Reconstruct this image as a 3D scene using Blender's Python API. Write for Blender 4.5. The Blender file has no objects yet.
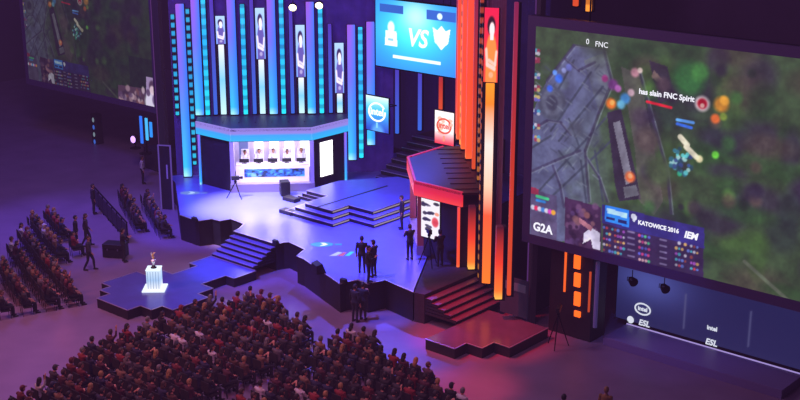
import bpy, bmesh, math, random
import numpy as np
from mathutils import Vector, Matrix, kdtree
random.seed(7); np.random.seed(7)
C = bpy.context.scene.collection
PI = math.pi

# ------------------------------------------------------------------ camera model (x across the stage, y into the stage, z up)
F = 1250.0; TH = math.radians(16.7); AZ = math.radians(41); H = 20.6
CAM = (42.811, -32.480, H)
_s, _c = math.sin(TH), math.cos(TH)
FW = (-math.sin(AZ), math.cos(AZ)); RT = (math.cos(AZ), math.sin(AZ))
def ray(px, py):
    a = (px-400)/F; b = (py-200)/F
    f = _c-b*_s
    return (a*RT[0]+f*FW[0], a*RT[1]+f*FW[1], -_s-b*_c)
def P(px, py, z=0.0):
    d = ray(px, py); t = (z-H)/d[2]
    return (CAM[0]+d[0]*t, CAM[1]+d[1]*t)
def atY(px, py, Y):
    d = ray(px, py); t = (Y-CAM[1])/d[1]
    return (CAM[0]+d[0]*t, H+d[2]*t)
def onl(px, py, a, b, k):
    d = ray(px, py); t = (k-a*CAM[0]-b*CAM[1])/(a*d[0]+b*d[1])
    return (CAM[0]+d[0]*t, CAM[1]+d[1]*t, H+d[2]*t)
def proj(x, y, z):
    dx, dy, dz = x-CAM[0], y-CAM[1], z-H
    r = dx*RT[0]+dy*RT[1]; f = dx*FW[0]+dy*FW[1]
    dep = f*_c-dz*_s; up = f*_s+dz*_c
    return (400+F*r/dep, 200-F*up/dep)

# ------------------------------------------------------------------ tags
def tag(o, label=None, cat=None, group=None, kind=None):
    if label: o['label'] = label
    if cat: o['category'] = cat
    if group: o['group'] = group
    if kind: o['kind'] = kind
    return o
def thing(name, label, cat, loc=(0,0,0), rz=0.0, group=None):
    o = bpy.data.objects.new(name, None); C.objects.link(o)
    o.empty_display_size = 0.2
    o.location = loc; o.rotation_euler = (0,0,rz)
    return tag(o, label, cat, group)

# ------------------------------------------------------------------ materials
def lin(c):
    return tuple(((v/255)/12.92 if v/255 <= .04045 else ((v/255+.055)/1.055)**2.4) for v in c)
MATS = {}
def mat(key, rgb, rough=.6, metal=0.0, emit=None, es=0.0, noise=0.0, scale=4.0, spec=.5, bump=0.0):
    if key in MATS: return MATS[key]
    m = bpy.data.materials.new(key); m.use_nodes = True
    nt = m.node_tree; b = nt.nodes['Principled BSDF']
    c = lin(rgb)
    b.inputs['Base Color'].default_value = (*c,1)
    b.inputs['Roughness'].default_value = rough; b.inputs['Metallic'].default_value = metal
    b.inputs['Specular IOR Level'].default_value = spec
    if emit:
        b.inputs['Emission Color'].default_value = (*lin(emit),1); b.inputs['Emission Strength'].default_value = es
    if noise > 0 or bump > 0:
        tc = nt.nodes.new('ShaderNodeTexCoord'); nz = nt.nodes.new('ShaderNodeTexNoise')
        nz.inputs['Scale'].default_value = scale; nz.inputs['Detail'].default_value = 5
        nt.links.new(tc.outputs['Object'], nz.inputs['Vector'])
        if noise > 0:
            rp = nt.nodes.new('ShaderNodeValToRGB')
            rp.color_ramp.elements[0].position = .3; rp.color_ramp.elements[1].position = .7
            rp.color_ramp.elements[0].color = (*[v*(1-noise) for v in c],1)
            rp.color_ramp.elements[1].color = (*[min(1,v*(1+noise)) for v in c],1)
            nt.links.new(nz.outputs['Fac'], rp.inputs['Fac']); nt.links.new(rp.outputs['Color'], b.inputs['Base Color'])
        if bump > 0:
            bp = nt.nodes.new('ShaderNodeBump'); bp.inputs['Strength'].default_value = bump; bp.inputs['Distance'].default_value = .02
            nt.links.new(nz.outputs['Fac'], bp.inputs['Height']); nt.links.new(bp.outputs['Normal'], b.inputs['Normal'])
    MATS[key] = m; return m
def glow(key, rgb, es=1.0):
    """plain emitter over a dark body"""
    if key in MATS: return MATS[key]
    m = bpy.data.materials.new(key); m.use_nodes = True
    nt = m.node_tree; b = nt.nodes['Principled BSDF']
    b.inputs['Base Color'].default_value = (.01,.01,.012,1); b.inputs['Roughness'].default_value = .5
    b.inputs['Emission Color'].default_value = (*lin(rgb),1); b.inputs['Emission Strength'].default_value = es
    MATS[key] = m; return m
def glow_grad(key, stops, es=1.0, beads=0.0, bead_scale=1.0, side=None):
    """emitter graded along Z of the object (0..1 of generated Z), optionally broken into lamp beads"""
    if key in MATS: return MATS[key]
    m = bpy.data.materials.new(key); m.use_nodes = True
    nt = m.node_tree; b = nt.nodes['Principled BSDF']
    b.inputs['Base Color'].default_value = (.01,.01,.015,1)
    tc = nt.nodes.new('ShaderNodeTexCoord'); sx = nt.nodes.new('ShaderNodeSeparateXYZ')
    nt.links.new(tc.outputs['Generated'], sx.inputs[0])
    rp = nt.nodes.new('ShaderNodeValToRGB')
    el = rp.color_ramp.elements
    while len(el) < len(stops): el.new(.5)
    for e, (p, c) in zip(el, stops): e.position = p; e.color = (*lin(c),1)
    nt.links.new(sx.outputs['Z'], rp.inputs['Fac'])
    nt.links.new(rp.outputs['Color'], b.inputs['Emission Color'])
    b.inputs['Emission Strength'].default_value = es
    if side:
        mx = nt.nodes.new('ShaderNodeMix'); mx.data_type = 'RGBA'; mx.inputs[7].default_value = (*lin(side),1)
        mp = nt.nodes.new('ShaderNodeMapRange'); mp.inputs['From Min'].default_value = .35; mp.inputs['From Max'].default_value = 1.0; mp.inputs['To Max'].default_value = .85
        nt.links.new(sx.outputs['X'], mp.inputs['Value']); nt.links.new(mp.outputs[0], mx.inputs['Factor'])
        nt.links.new(rp.outputs['Color'], mx.inputs[6]); nt.links.new(mx.outputs[2], b.inputs['Emission Color'])
    if beads > 0:
        so = nt.nodes.new('ShaderNodeSeparateXYZ'); nt.links.new(tc.outputs['Object'], so.inputs[0])
        mu = nt.nodes.new('ShaderNodeMath'); mu.operation = 'MULTIPLY'; mu.inputs[1].default_value = bead_scale*2*PI
        nt.links.new(so.outputs['Z'], mu.inputs[0])
        sn = nt.nodes.new('ShaderNodeMath'); sn.operation = 'SINE'; nt.links.new(mu.outputs[0], sn.inputs[0])
        mr = nt.nodes.new('ShaderNodeMapRange')
        mr.inputs['From Min'].default_value = -.6; mr.inputs['From Max'].default_value = .3
        mr.inputs['To Min'].default_value = es*(1-beads); mr.inputs['To Max'].default_value = es
        nt.links.new(sn.outputs[0], mr.inputs['Value']); nt.links.new(mr.outputs[0], b.inputs['Emission Strength'])
    MATS[key] = m; return m
def screen_mat(key, es=1.0, base=.02):
    if key in MATS: return MATS[key]
    m = bpy.data.materials.new(key); m.use_nodes = True
    nt = m.node_tree; b = nt.nodes['Principled BSDF']
    at = nt.nodes.new('ShaderNodeAttribute'); at.attribute_name = 'paint'
    b.inputs['Base Color'].default_value = (base,base,base,1); b.inputs['Roughness'].default_value = .45
    nt.links.new(at.outputs['Color'], b.inputs['Emission Color']); b.inputs['Emission Strength'].default_value = es
    MATS[key] = m; return m
def objcolor_mat(key, rough=.85):
    if key in MATS: return MATS[key]
    m = bpy.data.materials.new(key); m.use_nodes = True
    nt = m.node_tree; b = nt.nodes['Principled BSDF']
    oi = nt.nodes.new('ShaderNodeObjectInfo'); nz = nt.nodes.new('ShaderNodeTexNoise'); tc = nt.nodes.new('ShaderNodeTexCoord')
    nz.inputs['Scale'].default_value = 9
    nt.links.new(tc.outputs['Object'], nz.inputs['Vector'])
    mx = nt.nodes.new('ShaderNodeMix'); mx.data_type = 'RGBA'; mx.blend_type = 'MULTIPLY'; mx.inputs['Factor'].default_value = .35
    nt.links.new(oi.outputs['Color'], mx.inputs[6]); nt.links.new(nz.outputs['Color'], mx.inputs[7])
    nt.links.new(mx.outputs[2], b.inputs['Base Color']); b.inputs['Roughness'].default_value = rough
    MATS[key] = m; return m

# ------------------------------------------------------------------ mesh builder
class MB:
    def __init__(self): self.v = []; self.f = []; self.m = []
    def add(self, vs, fs, mi=0):
        b = len(self.v); self.v += [tuple(p) for p in vs]
        for f in fs: self.f.append([b+i for i in f]); self.m.append(mi)
        return self
    def box(self, c, s, rz=0.0, mi=0, bev=0.0):
        x,y,z = s[0]/2, s[1]/2, s[2]/2
        if bev > 0:
            bm = bmesh.new(); bmesh.ops.create_cube(bm, size=1)
            for v in bm.verts: v.co = Vector((v.co.x*s[0], v.co.y*s[1], v.co.z*s[2]))
            bmesh.ops.bevel(bm, geom=bm.edges[:], offset=bev, segments=2, affect='EDGES', profile=.5)
            bm.verts.index_update()
            vs = [tuple(v.co) for v in bm.verts]; fs = [[v.index for v in f.verts] for f in bm.faces]; bm.free()
        else:
            vs = [(-x,-y,-z),(x,-y,-z),(x,y,-z),(-x,y,-z),(-x,-y,z),(x,-y,z),(x,y,z),(-x,y,z)]
            fs = [(3,2,1,0),(4,5,6,7),(0,1,5,4),(1,2,6,5),(2,3,7,6),(3,0,4,7)]
        cs, sn = math.cos(rz), math.sin(rz)
        return self.add([(c[0]+p[0]*cs-p[1]*sn, c[1]+p[0]*sn+p[1]*cs, c[2]+p[2]) for p in vs], fs, mi)
    def prism(self, poly, z0, z1, mi=0, mtop=None):
        a = sum(poly[i][0]*poly[(i+1)%len(poly)][1]-poly[(i+1)%len(poly)][0]*poly[i][1] for i in range(len(poly)))
        if a < 0: poly = poly[::-1]
        n = len(poly)
        self.add([(p[0],p[1],z0) for p in poly]+[(p[0],p[1],z1) for p in poly],
                 [[i,(i+1)%n,n+(i+1)%n,n+i] for i in range(n)]+[list(range(n))[::-1]], mi)
        self.add([(p[0],p[1],z1) for p in poly], [list(range(n))], mi if mtop is None else mtop)
        return self
    def tube(self, pts, rad, seg=8, mi=0, flat=1.0):
        pts = [Vector(p) for p in pts]; n = len(pts)
        if not hasattr(rad,'__len__'): rad = [rad]*n
        vs = []; fs = []
        ref = None
        for i,p in enumerate(pts):
            t = (pts[min(i+1,n-1)]-pts[max(i-1,0)]).normalized()
            if ref is None:
                ref = Vector((1,0,0)) if abs(t.x) < .9 else Vector((0,1,0))
            a = (ref - t*ref.dot(t)).normalized(); b = t.cross(a); ref = a
            for k in range(seg):
                an = 2*PI*k/seg
                vs.append(p + a*math.cos(an)*rad[i] + b*math.sin(an)*rad[i]*flat)
        for i in range(n-1):
            for k in range(seg):
                k2 = (k+1)%seg
                fs.append((i*seg+k, i*seg+k2, (i+1)*seg+k2, (i+1)*seg+k))
        fs.append(tuple(range(seg))[::-1]); fs.append(tuple((n-1)*seg+k for k in range(seg)))
        return self.add(vs, fs, mi)
    def lathe(self, prof, seg=16, c=(0,0,0), mi=0):
        vs = []; fs = []; n = len(prof)
        for r,z in prof:
            for k in range(seg):
                an = 2*PI*k/seg; vs.append((c[0]+r*math.cos(an), c[1]+r*math.sin(an), c[2]+z))
        for i in range(n-1):
            for k in range(seg):
                k2 = (k+1)%seg; fs.append((i*seg+k,i*seg+k2,(i+1)*seg+k2,(i+1)*seg+k))
        fs.append(tuple(range(seg))[::-1]); fs.append(tuple((n-1)*seg+k for k in range(seg)))
        return self.add(vs, fs, mi)
    def ell(self, c, r, nu=12, nv=8, mi=0):
        vs = [(c[0],c[1],c[2]+r[2])]; fs = []
        for j in range(1,nv):
            th = PI*j/nv
            for k in range(nu):
                an = 2*PI*k/nu
                vs.append((c[0]+r[0]*math.sin(th)*math.cos(an), c[1]+r[1]*math.sin(th)*math.sin(an), c[2]+r[2]*math.cos(th)))
        vs.append((c[0],c[1],c[2]-r[2])); L = len(vs)-1
        for k in range(nu):
            k2 = (k+1)%nu
            fs.append((0,1+k,1+k2)); fs.append((L, 1+(nv-2)*nu+k2, 1+(nv-2)*nu+k))
            for j in range(nv-2):
                fs.append((1+j*nu+k, 1+(j+1)*nu+k, 1+(j+1)*nu+k2, 1+j*nu+k2))
        return self.add(vs, fs, mi)
    def build(self, name, mats, parent=None, smooth=False, loc=None, rz=None):
        me = bpy.data.meshes.new(name); me.from_pydata(self.v, [], self.f)
        if not isinstance(mats,(list,tuple)): mats = [mats]
        for m in mats: me.materials.append(m)
        if len(mats) > 1: me.polygons.foreach_set('material_index', self.m)
        if smooth: me.polygons.foreach_set('use_smooth', [True]*len(self.f))
        me.update()
        o = bpy.data.objects.new(name, me); C.objects.link(o)
        if parent: o.parent = parent
        if loc: o.location = loc
        if rz is not None: o.rotation_euler = (0,0,rz)
        return o
def text(name, s, size, loc, rot, m, parent, align='CENTER', extrude=.006, shear=0.0, sx=1.0, offset=0.0):
    cu = bpy.data.curves.new(name, 'FONT'); cu.body = s; cu.size = size; cu.align_x = align; cu.align_y = 'CENTER'
    cu.extrude = extrude; cu.shear = shear; cu.resolution_u = 3; cu.offset = offset
    tmp = bpy.data.objects.new(name+'_t', cu); C.objects.link(tmp)
    bpy.context.view_layer.update()
    me = bpy.data.meshes.new_from_object(tmp.evaluated_get(bpy.context.evaluated_depsgraph_get()))
    bpy.data.objects.remove(tmp)
    me.materials.clear(); me.materials.append(m)
    o = bpy.data.objects.new(name, me); C.objects.link(o)
    o.parent = parent; o.location = loc; o.rotation_euler = rot; o.scale = (sx,1,1)
    return o
FACE = (PI/2, 0, 0)     # text standing upright, read from -y

# ------------------------------------------------------------------ painted screens: a grid whose corner colours are computed here
class Cv:
    def __init__(s, w, h, bg): s.w, s.h = w, h; s.a = np.zeros((h,w,3)); s.a[:] = bg; s.Y, s.X = np.mgrid[0:h,0:w].astype(float)
    def mix(s, mask, c): s.a = s.a*(1-mask[...,None]) + np.array(c,float)*mask[...,None]
    def blob(s, x, y, rx, ry, c, k=1.0, soft=.35):
        d = np.sqrt(((s.X-x)/rx)**2+((s.Y-y)/ry)**2)
        s.mix(k*np.clip((1-d)/soft+.5,0,1), c)
    def poly(s, pts, c, k=1.0):
        inside = np.zeros((s.h,s.w),bool); n = len(pts); j = n-1
        for i in range(n):
            xi,yi = pts[i]; xj,yj = pts[j]
            cond = ((yi>s.Y)!=(yj>s.Y)) & (s.X < (xj-xi)*(s.Y-yi)/((yj-yi) or 1e-9)+xi)
            inside ^= cond; j = i
        s.mix(inside.astype(float)*k, c)
    def line(s, p, q, wd, c, k=1.0):
        px,py = p; dx,dy = q[0]-px, q[1]-py; L = dx*dx+dy*dy+1e-9
        t = np.clip(((s.X-px)*dx+(s.Y-py)*dy)/L,0,1)
        d = np.hypot(s.X-px-t*dx, s.Y-py-t*dy)
        s.mix(k*np.clip(wd-d+.5,0,1), c)
    def rect(s, x0,y0,x1,y1,c,k=1.0):
        s.mix(((s.X>=x0)&(s.X<=x1)&(s.Y>=y0)&(s.Y<=y1)).astype(float)*k, c)
    def noise(s, amp, cells):
        gy, gx = max(2,s.h//cells+2), max(2,s.w//cells+2)
        g = np.random.rand(gy,gx)*2-1
        yy = s.Y/cells; xx = s.X/cells; y0 = yy.astype(int); x0 = xx.astype(int); fy = yy-y0; fx = xx-x0
        fy = fy*fy*(3-2*fy); fx = fx*fx*(3-2*fx)
        n = g[y0,x0]*(1-fy)*(1-fx)+g[y0+1,x0]*fy*(1-fx)+g[y0,x0+1]*(1-fy)*fx+g[y0+1,x0+1]*fy*fx
        s.a *= (1+amp*n)[...,None]
    def dots(s, x0,y0,x1,y1,nx,ny,r,pal,fill=.8):
        for j in range(ny):
            for i in range(nx):
                if random.random() < fill:
                    s.blob(x0+(x1-x0)*(i+.5)/nx, y0+(y1-y0)*(j+.5)/ny, r, r*random.uniform(.6,1.1), random.choice(pal), .85)
    def build(s, name, w, h, m, parent, loc=(0,0,0), rz=0.0):
        """upright panel, centred in x, bottom at z=0, facing -y"""
        W,Hh = s.w,s.h
        a = np.clip(s.a,0,400)/255.0
        l = np.where(a<=.04045, a/12.92, ((a+.055)/1.055)**2.4)
        xs = np.linspace(-w/2,w/2,W); zs = np.linspace(h,0,Hh)
        co = np.zeros((Hh,W,3)); co[...,0] = xs[None,:]; co[...,2] = zs[:,None]
        idx = np.arange(W*Hh).reshape(Hh,W)
        q = np.stack([idx[1:,:-1],idx[1:,1:],idx[:-1,1:],idx[:-1,:-1]],-1).reshape(-1,4)
        me = bpy.data.meshes.new(name); me.from_pydata(co.reshape(-1,3).tolist(), [], q.tolist())
        ca = me.attributes.new('paint','FLOAT_COLOR','POINT')
        col = np.ones((W*Hh,4)); col[:,:3] = l.reshape(-1,3)
        ca.data.foreach_set('color', col.ravel().astype(np.float32))
        me.materials.append(m); me.update()
        o = bpy.data.objects.new(name, me); C.objects.link(o); o.parent = parent; o.location = loc; o.rotation_euler = (0,0,rz)
        return o

# ------------------------------------------------------------------ common materials
M_floor = mat('arena concrete', (118,100,128), .42, noise=.12, scale=.6)
M_deck = mat('gloss deck', (104,112,205), .33, noise=.06, scale=2.0)
M_dark = mat('black cladding', (22,18,30), .55, noise=.1, scale=3)
M_side = mat('dark matte', (42,34,52), .8, noise=.2, scale=6)
M_trim = mat('aluminium edge', (190,180,205), .35, .7)
M_riser = mat('step riser', (20,17,28), .5)
M_tread = mat('step tread', (96,96,170), .35, noise=.08, scale=3)
M_curtain = mat('black drape', (26,20,40), .9, noise=.3, scale=2.0)
M_wall = mat('hall wall', (52,36,66), .9, noise=.15, scale=.5)
M_ceil = mat('hall ceiling', (24,18,34), .9, noise=.1, scale=.5)
M_metal = mat('black metal', (26,26,30), .4, .8)
M_alu = mat('grey alu', (130,128,140), .35, .9)
M_plast = mat('black plastic', (18,18,22), .5)
M_white = mat('white laminate', (225,220,235), .4)
M_chair = mat('chair fabric', (22,20,26), .9, noise=.2, scale=20)

S = 1.35       # stage height
PZ = .45       # podium height
MX = -.35      # stage axis

# ================================================================== SETTING
def structure(name, b, m): return tag(b.build(name, m), kind='structure')
structure('floor', MB().box((0,-3,-.1),(100,78,.2)), M_floor)
structure('wall_back', MB().box((0,36.2,13.5),(100,.4,27.4)), M_wall)
structure('wall_left', MB().box((-50.2,-3,13.5),(.4,78,27.4)), M_wall)
structure('wall_right', MB().box((50.2,-3,13.5),(.4,78,27.4)), M_wall)
structure('wall_front', MB().box((0,-42.2,13.5),(100,.4,27.4)), M_wall)
structure('ceiling', MB().box((0,-3,27.3),(100,78,.2)), M_ceil)

# ================================================================== STAGE
def poly_edge(poly, z, w, h, idx, closed=False):
    b = MB()
    n = len(poly)
    for i in idx:
        p, q = poly[i], poly[(i+1)%n]
        L = math.hypot(q[0]-p[0], q[1]-p[1])
        b.box(((p[0]+q[0])/2,(p[1]+q[1])/2,z),(L+w*.6,w,h), math.atan2(q[1]-p[1],q[0]-p[0]))
    return b
fl = [P(*p,S) for p in [(180,215),(195,220),(199,221),(212,219),(220,221),(231,219),(244,224)]]
fr = [P(*p,S) for p in [(289,242),(305,249.5),(297,256),(304,259),(340,284),(346,282),(358,280),(368,284),(385,280),(413,292)]]
SX0, SX1, SYT, SYB = -1.95, 1.05, 6.5, 5.0
front = fl + [(SX0-.15,7.0),(SX0,SYT),(SX1,SYT),(SX1+.1,6.9)] + fr
deck = front + [(6.2,12.2),(4.5,24.5),(-5.5,24.5),(-12.4,10.9),(-11.0,10.2)]
t = thing('stage_deck', 'wide glossy blue-lit stage deck with a zigzag front edge', 'stage', (0,0,0))
MB().prism(deck, 0, S, 1, 0).build('deck', [M_deck, M_dark], t)
poly_edge(deck, S+.004, .06, .03, list(range(len(front)-1))).build('edge_trim', M_trim, t)
# wings beyond the blue light: the unlit deck's shade put into a dark material
rw = [(front[-1][0]+.07,front[-1][1]), (10.75,6.0),(10.75,9.9),(13.6,9.9),(13.6,24.5),(4.58,24.5),(6.29,12.2)]
t = thing('side_deck', 'dark stage wing beyond the blue light under the red-trimmed booth', 'stage')
MB().prism(rw, 0, S-.004).build('deck', M_side, t)
p0 = front[0]
lw = [(-12.52,10.95),(-5.58,24.5),(-19,24.5),(-19,14.2),(-13.9,13.6)]
t = thing('side_deck', 'dark stage wing beyond the blue light beside the blue-trimmed booth', 'stage')
MB().prism(lw, 0, S-.004).build('deck', M_side, t)

def stairs(name, label, origin, rz, width, n, rise, run, z0, mt=M_tread, mr=M_riser, under=True):
    """local: x across, steps climb along +y from z0"""
    t = thing(name, label, 'stairs', (origin[0],origin[1],0), rz)
    for i in range(n):
        z = z0+rise*(i+1)
        b = MB().box((0,run*i+run*(n-i)/2,z-rise/2),(width,run*(n-i),rise-.03),mi=0)
        o = b.build('step', mr, t)
        MB().box((0,run*i+run/2,z-.015),(width,run,.03)).build('tread', mt, o)
        MB().box((0,run*i-.004,z-.02),(width,.012,.035)).build('nosing', M_trim, o)
    return t
stairs('stage_stairs','six broad steps from the trophy podium up to the blue stage',((SX0+SX1)/2,SYB,0),0,SX1-SX0-.04,5,(S-PZ)/6,(SYT-SYB-.02)/5,PZ)

# podium with the stepped outline
hw = [(-2.1,1.1),(-1.4,1.1),(-1.4,1.85),(-.8,1.85),(-.8,2.55),(1.2,2.55),(1.2,1.85),(2.1,1.85),(2.1,1.02),(3.6,1.02),(3.6,1.6),(4.96,1.6)]
pod = [(MX+w,y) for y,w in hw]+[(MX-w,y) for y,w in reversed(hw)]
t = thing('podium', 'low dark podium with notched outline below the stage stairs', 'podium')
MB().prism(pod, 0, PZ, 1, 0).build('deck', [mat('podium top',(76,80,165),.3,noise=.08,scale=2), M_dark], t)
poly_edge(pod, PZ+.004, .05, .025, range(len(pod))).build('edge_trim', M_trim, t)
# trophy plinth and trophy
tx, ty = P(155,289,PZ)
t = thing('trophy_pedestal', 'glowing white square pedestal on the notched podium', 'pedestal', (tx,ty,PZ+.018), PI/4-.05)
MB().box((0,0,.03),(1.02,1.02,.06),bev=.01).build('base_plate', glow('plinth base',(235,245,255),1.1), t)
MB().box((0,0,.51),(.62,.62,.9),bev=.02).build('body', glow_grad('plinth glow',[(0,(250,252,255)),(.5,(170,205,245)),(1,(215,235,255))],1.0), t)
MB().box((0,0,.98),(.66,.66,.04),bev=.01).build('top', glow('plinth top',(225,240,255),1.2), t)
for sx in (-1,1):
    b = MB()
    for k in range(5): b.box((-.24+.12*k, sx*.312, .51),(.02,.006,.8))
    b.build('flute', glow('flute',(130,165,220),.7), t)
g = thing('trophy', 'silver and gold trophy figure on the glowing pedestal', 'trophy', (tx,ty,PZ+1.02)); g.scale = (.68,.68,.68)
Msil = mat('silver',(235,235,245),.3,.55); Mgold = mat('gold',(245,205,140),.3,.5)
MB().lathe([(.2,0),(.2,.06),(.12,.1),(.1,.16)],16).build('foot', M_plast, g, True)
MB().lathe([(.06,.16),(.05,.3),(.12,.4),(.17,.5),(.14,.58),(.05,.62)],16).build('cup', Msil, g, True)
MB().tube([(0,0,.6),(.05,0,.75),(-.02,0,.9),(.1,0,1.05),(.24,0,1.12)],[.06,.08,.07,.05,.02],8).build('wing', Mgold, g, True)
MB().tube([(-.02,0,.66),(-.14,.02,.8),(-.2,0,.95),(-.12,0,1.08)],[.05,.055,.04,.015],8).build('wing', Msil, g, True)

# three-level desk platform on the stage
def tier_poly(e):
    a = [P(*p,S+.6) for p in [(305,203),(327,212),(349,205),(370,212),(412,195)]]
    r = [(a[0][0],a[0][1]),(a[1][0],a[0][1]-.02),(a[1][0],a[2][1]),(a[3][0],a[2][1]),(a[3][0],a[4][1]+.6)]
    e2 = e
    return [(r[0][0]-e2*1.2,r[0][1]-e2),(r[1][0]+e2,r[1][1]-e2),(r[2][0]+e2,r[2][1]-e2),(r[3][0]+e2,r[3][1]-e2),(r[4][0]+e2,r[4][1]+1.6),
            (r[0][0]+.3,r[4][1]+1.6),(r[0][0]-1.6,r[0][1]+4.2),(r[0][0]-1.6-e2,r[0][1]+1.7),(r[0][0]-.02-e2*1.2,r[0][1]+1.7)]
t = thing('stepped_platform', 'three-level blue-lit platform with notched corners behind the stage crew', 'platform')
for k,e in enumerate((.66,.33,0)):
    pl = tier_poly(e); z1 = S+.003+.2*(k+1)
    o = MB().prism(pl, z1-.2, z1, 1, 0).build('tier', [M_deck, M_riser], t)
    poly_edge(pl, z1-.012, .05, .03, [0,1,2,3,7,8]).build('edge_trim', M_trim, o)
    b = MB()
    for i in (1,3):
        p,q = pl[i],pl[i+1]; L = math.hypot(q[0]-p[0],q[1]-p[1])
        b.box(((p[0]+q[0])/2+.012,(p[1]+q[1])/2,z1-.1),(.02,L-.1,.075))
    b.build('step_light', glow('riser lamp',(190,170,180),.55), o)
sa, sb = P(318,207,S+.6), P(387,186,S+.6)
poly_edge([sa,sb], S+.605, .14, .012, [0]).build('cable_slot', M_riser, t)
gb = P(357,194,S+.6)
# low black stairlets at the platform's booth end
for k,(px,py) in enumerate(((297,201),(294,214))):
    x,y = P(px,py,S+.15)
    tag(MB().box((0,0,.1),(.9,.5,.2),bev=.02).build('step_block',M_riser,loc=(x-.62,y+.2,S+.004),rz=0),['black step block at the booth end of the blue platform, farther one','black step block at the booth end of the blue platform, nearer one'][k],'step block')

# back stairs to the entrance under the versus screen
stairs('entrance_stairs','dark purple stairs rising below the versus screen to the stage entrance',(-.6,18.0,0),0,4.6,8,.25,.45,S,mat('back tread',(74,60,110),.5),M_riser)
t = thing('entrance_landing','dark landing at the top of the purple entrance stairs','platform')
MB().box((-.6,22.83,(S+.004+3.34)/2),(4.6,2.4,3.34-S-.004)).build('deck', M_side, t)

# red wing stairs and platform
stairs('wing_stairs','red-lit steps coming down beside the glowing red columns',(12.5,7.75,0),PI/2,3.5,5,(S-PZ)/6,.34,PZ,mat('red tread',(96,60,80),.35),M_riser)
v = lambda px,py: P(px,py,PZ)
rp = [v(427,341),v(458,353),v(470,346),v(483,352),v(500,345),v(512,352),v(540,335)]
rq = [(12.53,3.95),(14.05,3.95),(14.05,4.72),(14.85,4.72),(14.85,5.5),(15.65,5.5),(15.65,8.2),(12.53,8.2)]
t = thing('wing_platform','low red-glossed platform with zigzag edge at foot of the red steps','platform')
MB().prism(rq,0,PZ,1,0).build('deck',[mat('wing deck',(90,72,92),.2,noise=.08,scale=2),M_dark],t)
poly_edge(rq,PZ+.004,.05,.025,range(6)).build('edge_trim',M_trim,t)
# ================================================================== PEOPLE
M_skin = mat('skin',(168,118,98),.6); M_trou = mat('dark trousers',(30,30,40),.9); M_shoe = mat('shoe',(20,18,20),.6); M_eye = mat('eye',(25,18,16),.3)
M_lip = mat('lip',(150,80,75),.5); M_top = objcolor_mat('clothing top'); M_hair = objcolor_mat('hair',.7)
SK,TOP,TR,SH,EY,LP = 0,1,2,3,4,5
BODY_MATS = [M_skin,M_top,M_trou,M_shoe,M_eye,M_lip]
def vl(a,b,t): return tuple(a[i]+(b[i]-a[i])*t for i in range(3))
def hand(b, wr, d, up, side, curl=.5):
    """palm and five fingers from the wrist along d"""
    d = Vector(d).normalized(); up = Vector(up); up = (up-d*up.dot(d)).normalized(); s = d.cross(up)*side
    w = Vector(wr)
    b.tube([w-d*.02, w+d*.04, w+d*.09],[.027,.04,.036],8,SK,.6)
    for k,(off,ln) in enumerate(((-.03,.066),(-.01,.078),(.01,.082),(.03,.072))):
        r = w+d*.085+s*off
        b.tube([r, r+d*ln*.5-up*.012*curl, r+d*ln*.85-up*.04*curl],[.011,.0105,.009],6,SK)
    r = w+d*.02-s*.034
    b.tube([r, r+d*.04-s*.025, r+d*.07-s*.022-up*.01],[.013,.012,.010],6,SK)
def body(joints, seated):
    """one closed body skinned over limbs; joints: dict of 3-D points"""
    b = MB(); J = joints
    pel, chest, neck, head = J['pel'],J['chest'],J['neck'],J['head']
    b.ell(pel,(.175,.135,.13),14,10,TR)
    mid = vl(pel,chest,.5)
    for p,r in ((vl(pel,chest,.2),(.165,.125,.12)),(mid,(.16,.12,.15)),(vl(pel,chest,.78),(.18,.125,.15)),(chest,(.19,.118,.12))): b.ell(p,r,14,10,TOP)
    b.tube([chest,neck,vl(neck,head,.6)],[.085,.058,.052],10,SK)
    b.ell(vl(chest,neck,.55),(.13,.09,.06),12,8,TOP)
    hx,hy,hz = head; fd = Vector(J.get('look',(0,1,0))).normalized(); fs = Vector((fd.y,-fd.x,0)).normalized()
    def hp(a,f,u): return (hx+fs.x*a+fd.x*f, hy+fs.y*a+fd.y*f, hz+u)
    b.ell(head,(.08,.097,.118),14,10,SK); b.ell(hp(0,.035,-.07),(.055,.055,.05),12,8,SK)
    b.tube([hp(0,.085,.03),hp(0,.112,-.015),hp(0,.09,-.03)],[.012,.019,.014],6,SK)
    for s in (-1,1):
        b.ell(hp(s*.083,-.005,-.005),(.018,.026,.034),8,6,SK); b.ell(hp(s*.033,.088,.012),(.015,.013,.011),8,6,EY)
    b.ell(hp(0,.088,-.06),(.026,.012,.011),8,6,LP)
    for s,k in ((-1,'l'),(1,'r')):
        sh,el,wr = J['sh'+k],J['el'+k],J['wr'+k]
        b.ell(sh,(.072,.072,.07),10,8,TOP)
        b.tube([vl(chest,sh,.6),sh,vl(sh,el,.5),el],[.075,.066,.056,.048],10,TOP)
        b.tube([el,vl(el,wr,.35),vl(el,wr,.92)],[.047,.046,.034],10,TOP)
        b.tube([vl(el,wr,.85),wr],[.03,.026],8,SK)
        d = Vector(wr)-Vector(el); hand(b,wr,J.get('hd'+k,d),J.get('hu'+k,(0,0,1)),s)
        hi,kn,an = J['hi'+k],J['kn'+k],J['an'+k]
        b.ell(hi,(.1,.1,.1),10,8,TR)
        b.tube([hi,vl(hi,kn,.5),kn],[.092,.082,.062],12,TR)
        b.tube([kn,vl(kn,an,.35),an],[.06,.062,.044],12,TR)
        f = Vector(J.get('ft'+k,(0,1,0)))
        a = Vector(an); b.ell(tuple(a+f*.0+Vector((0,0,-.03))),(.045,.05,.055),8,6,SH)
        b.tube([(a.x-f.x*.05,a.y-f.y*.05,.045),(a.x+f.x*.08,a.y+f.y*.08,.042),(a.x+f.x*.19,a.y+f.y*.19,.03)],[.042,.044,.03],8,SH)
    return b
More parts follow.
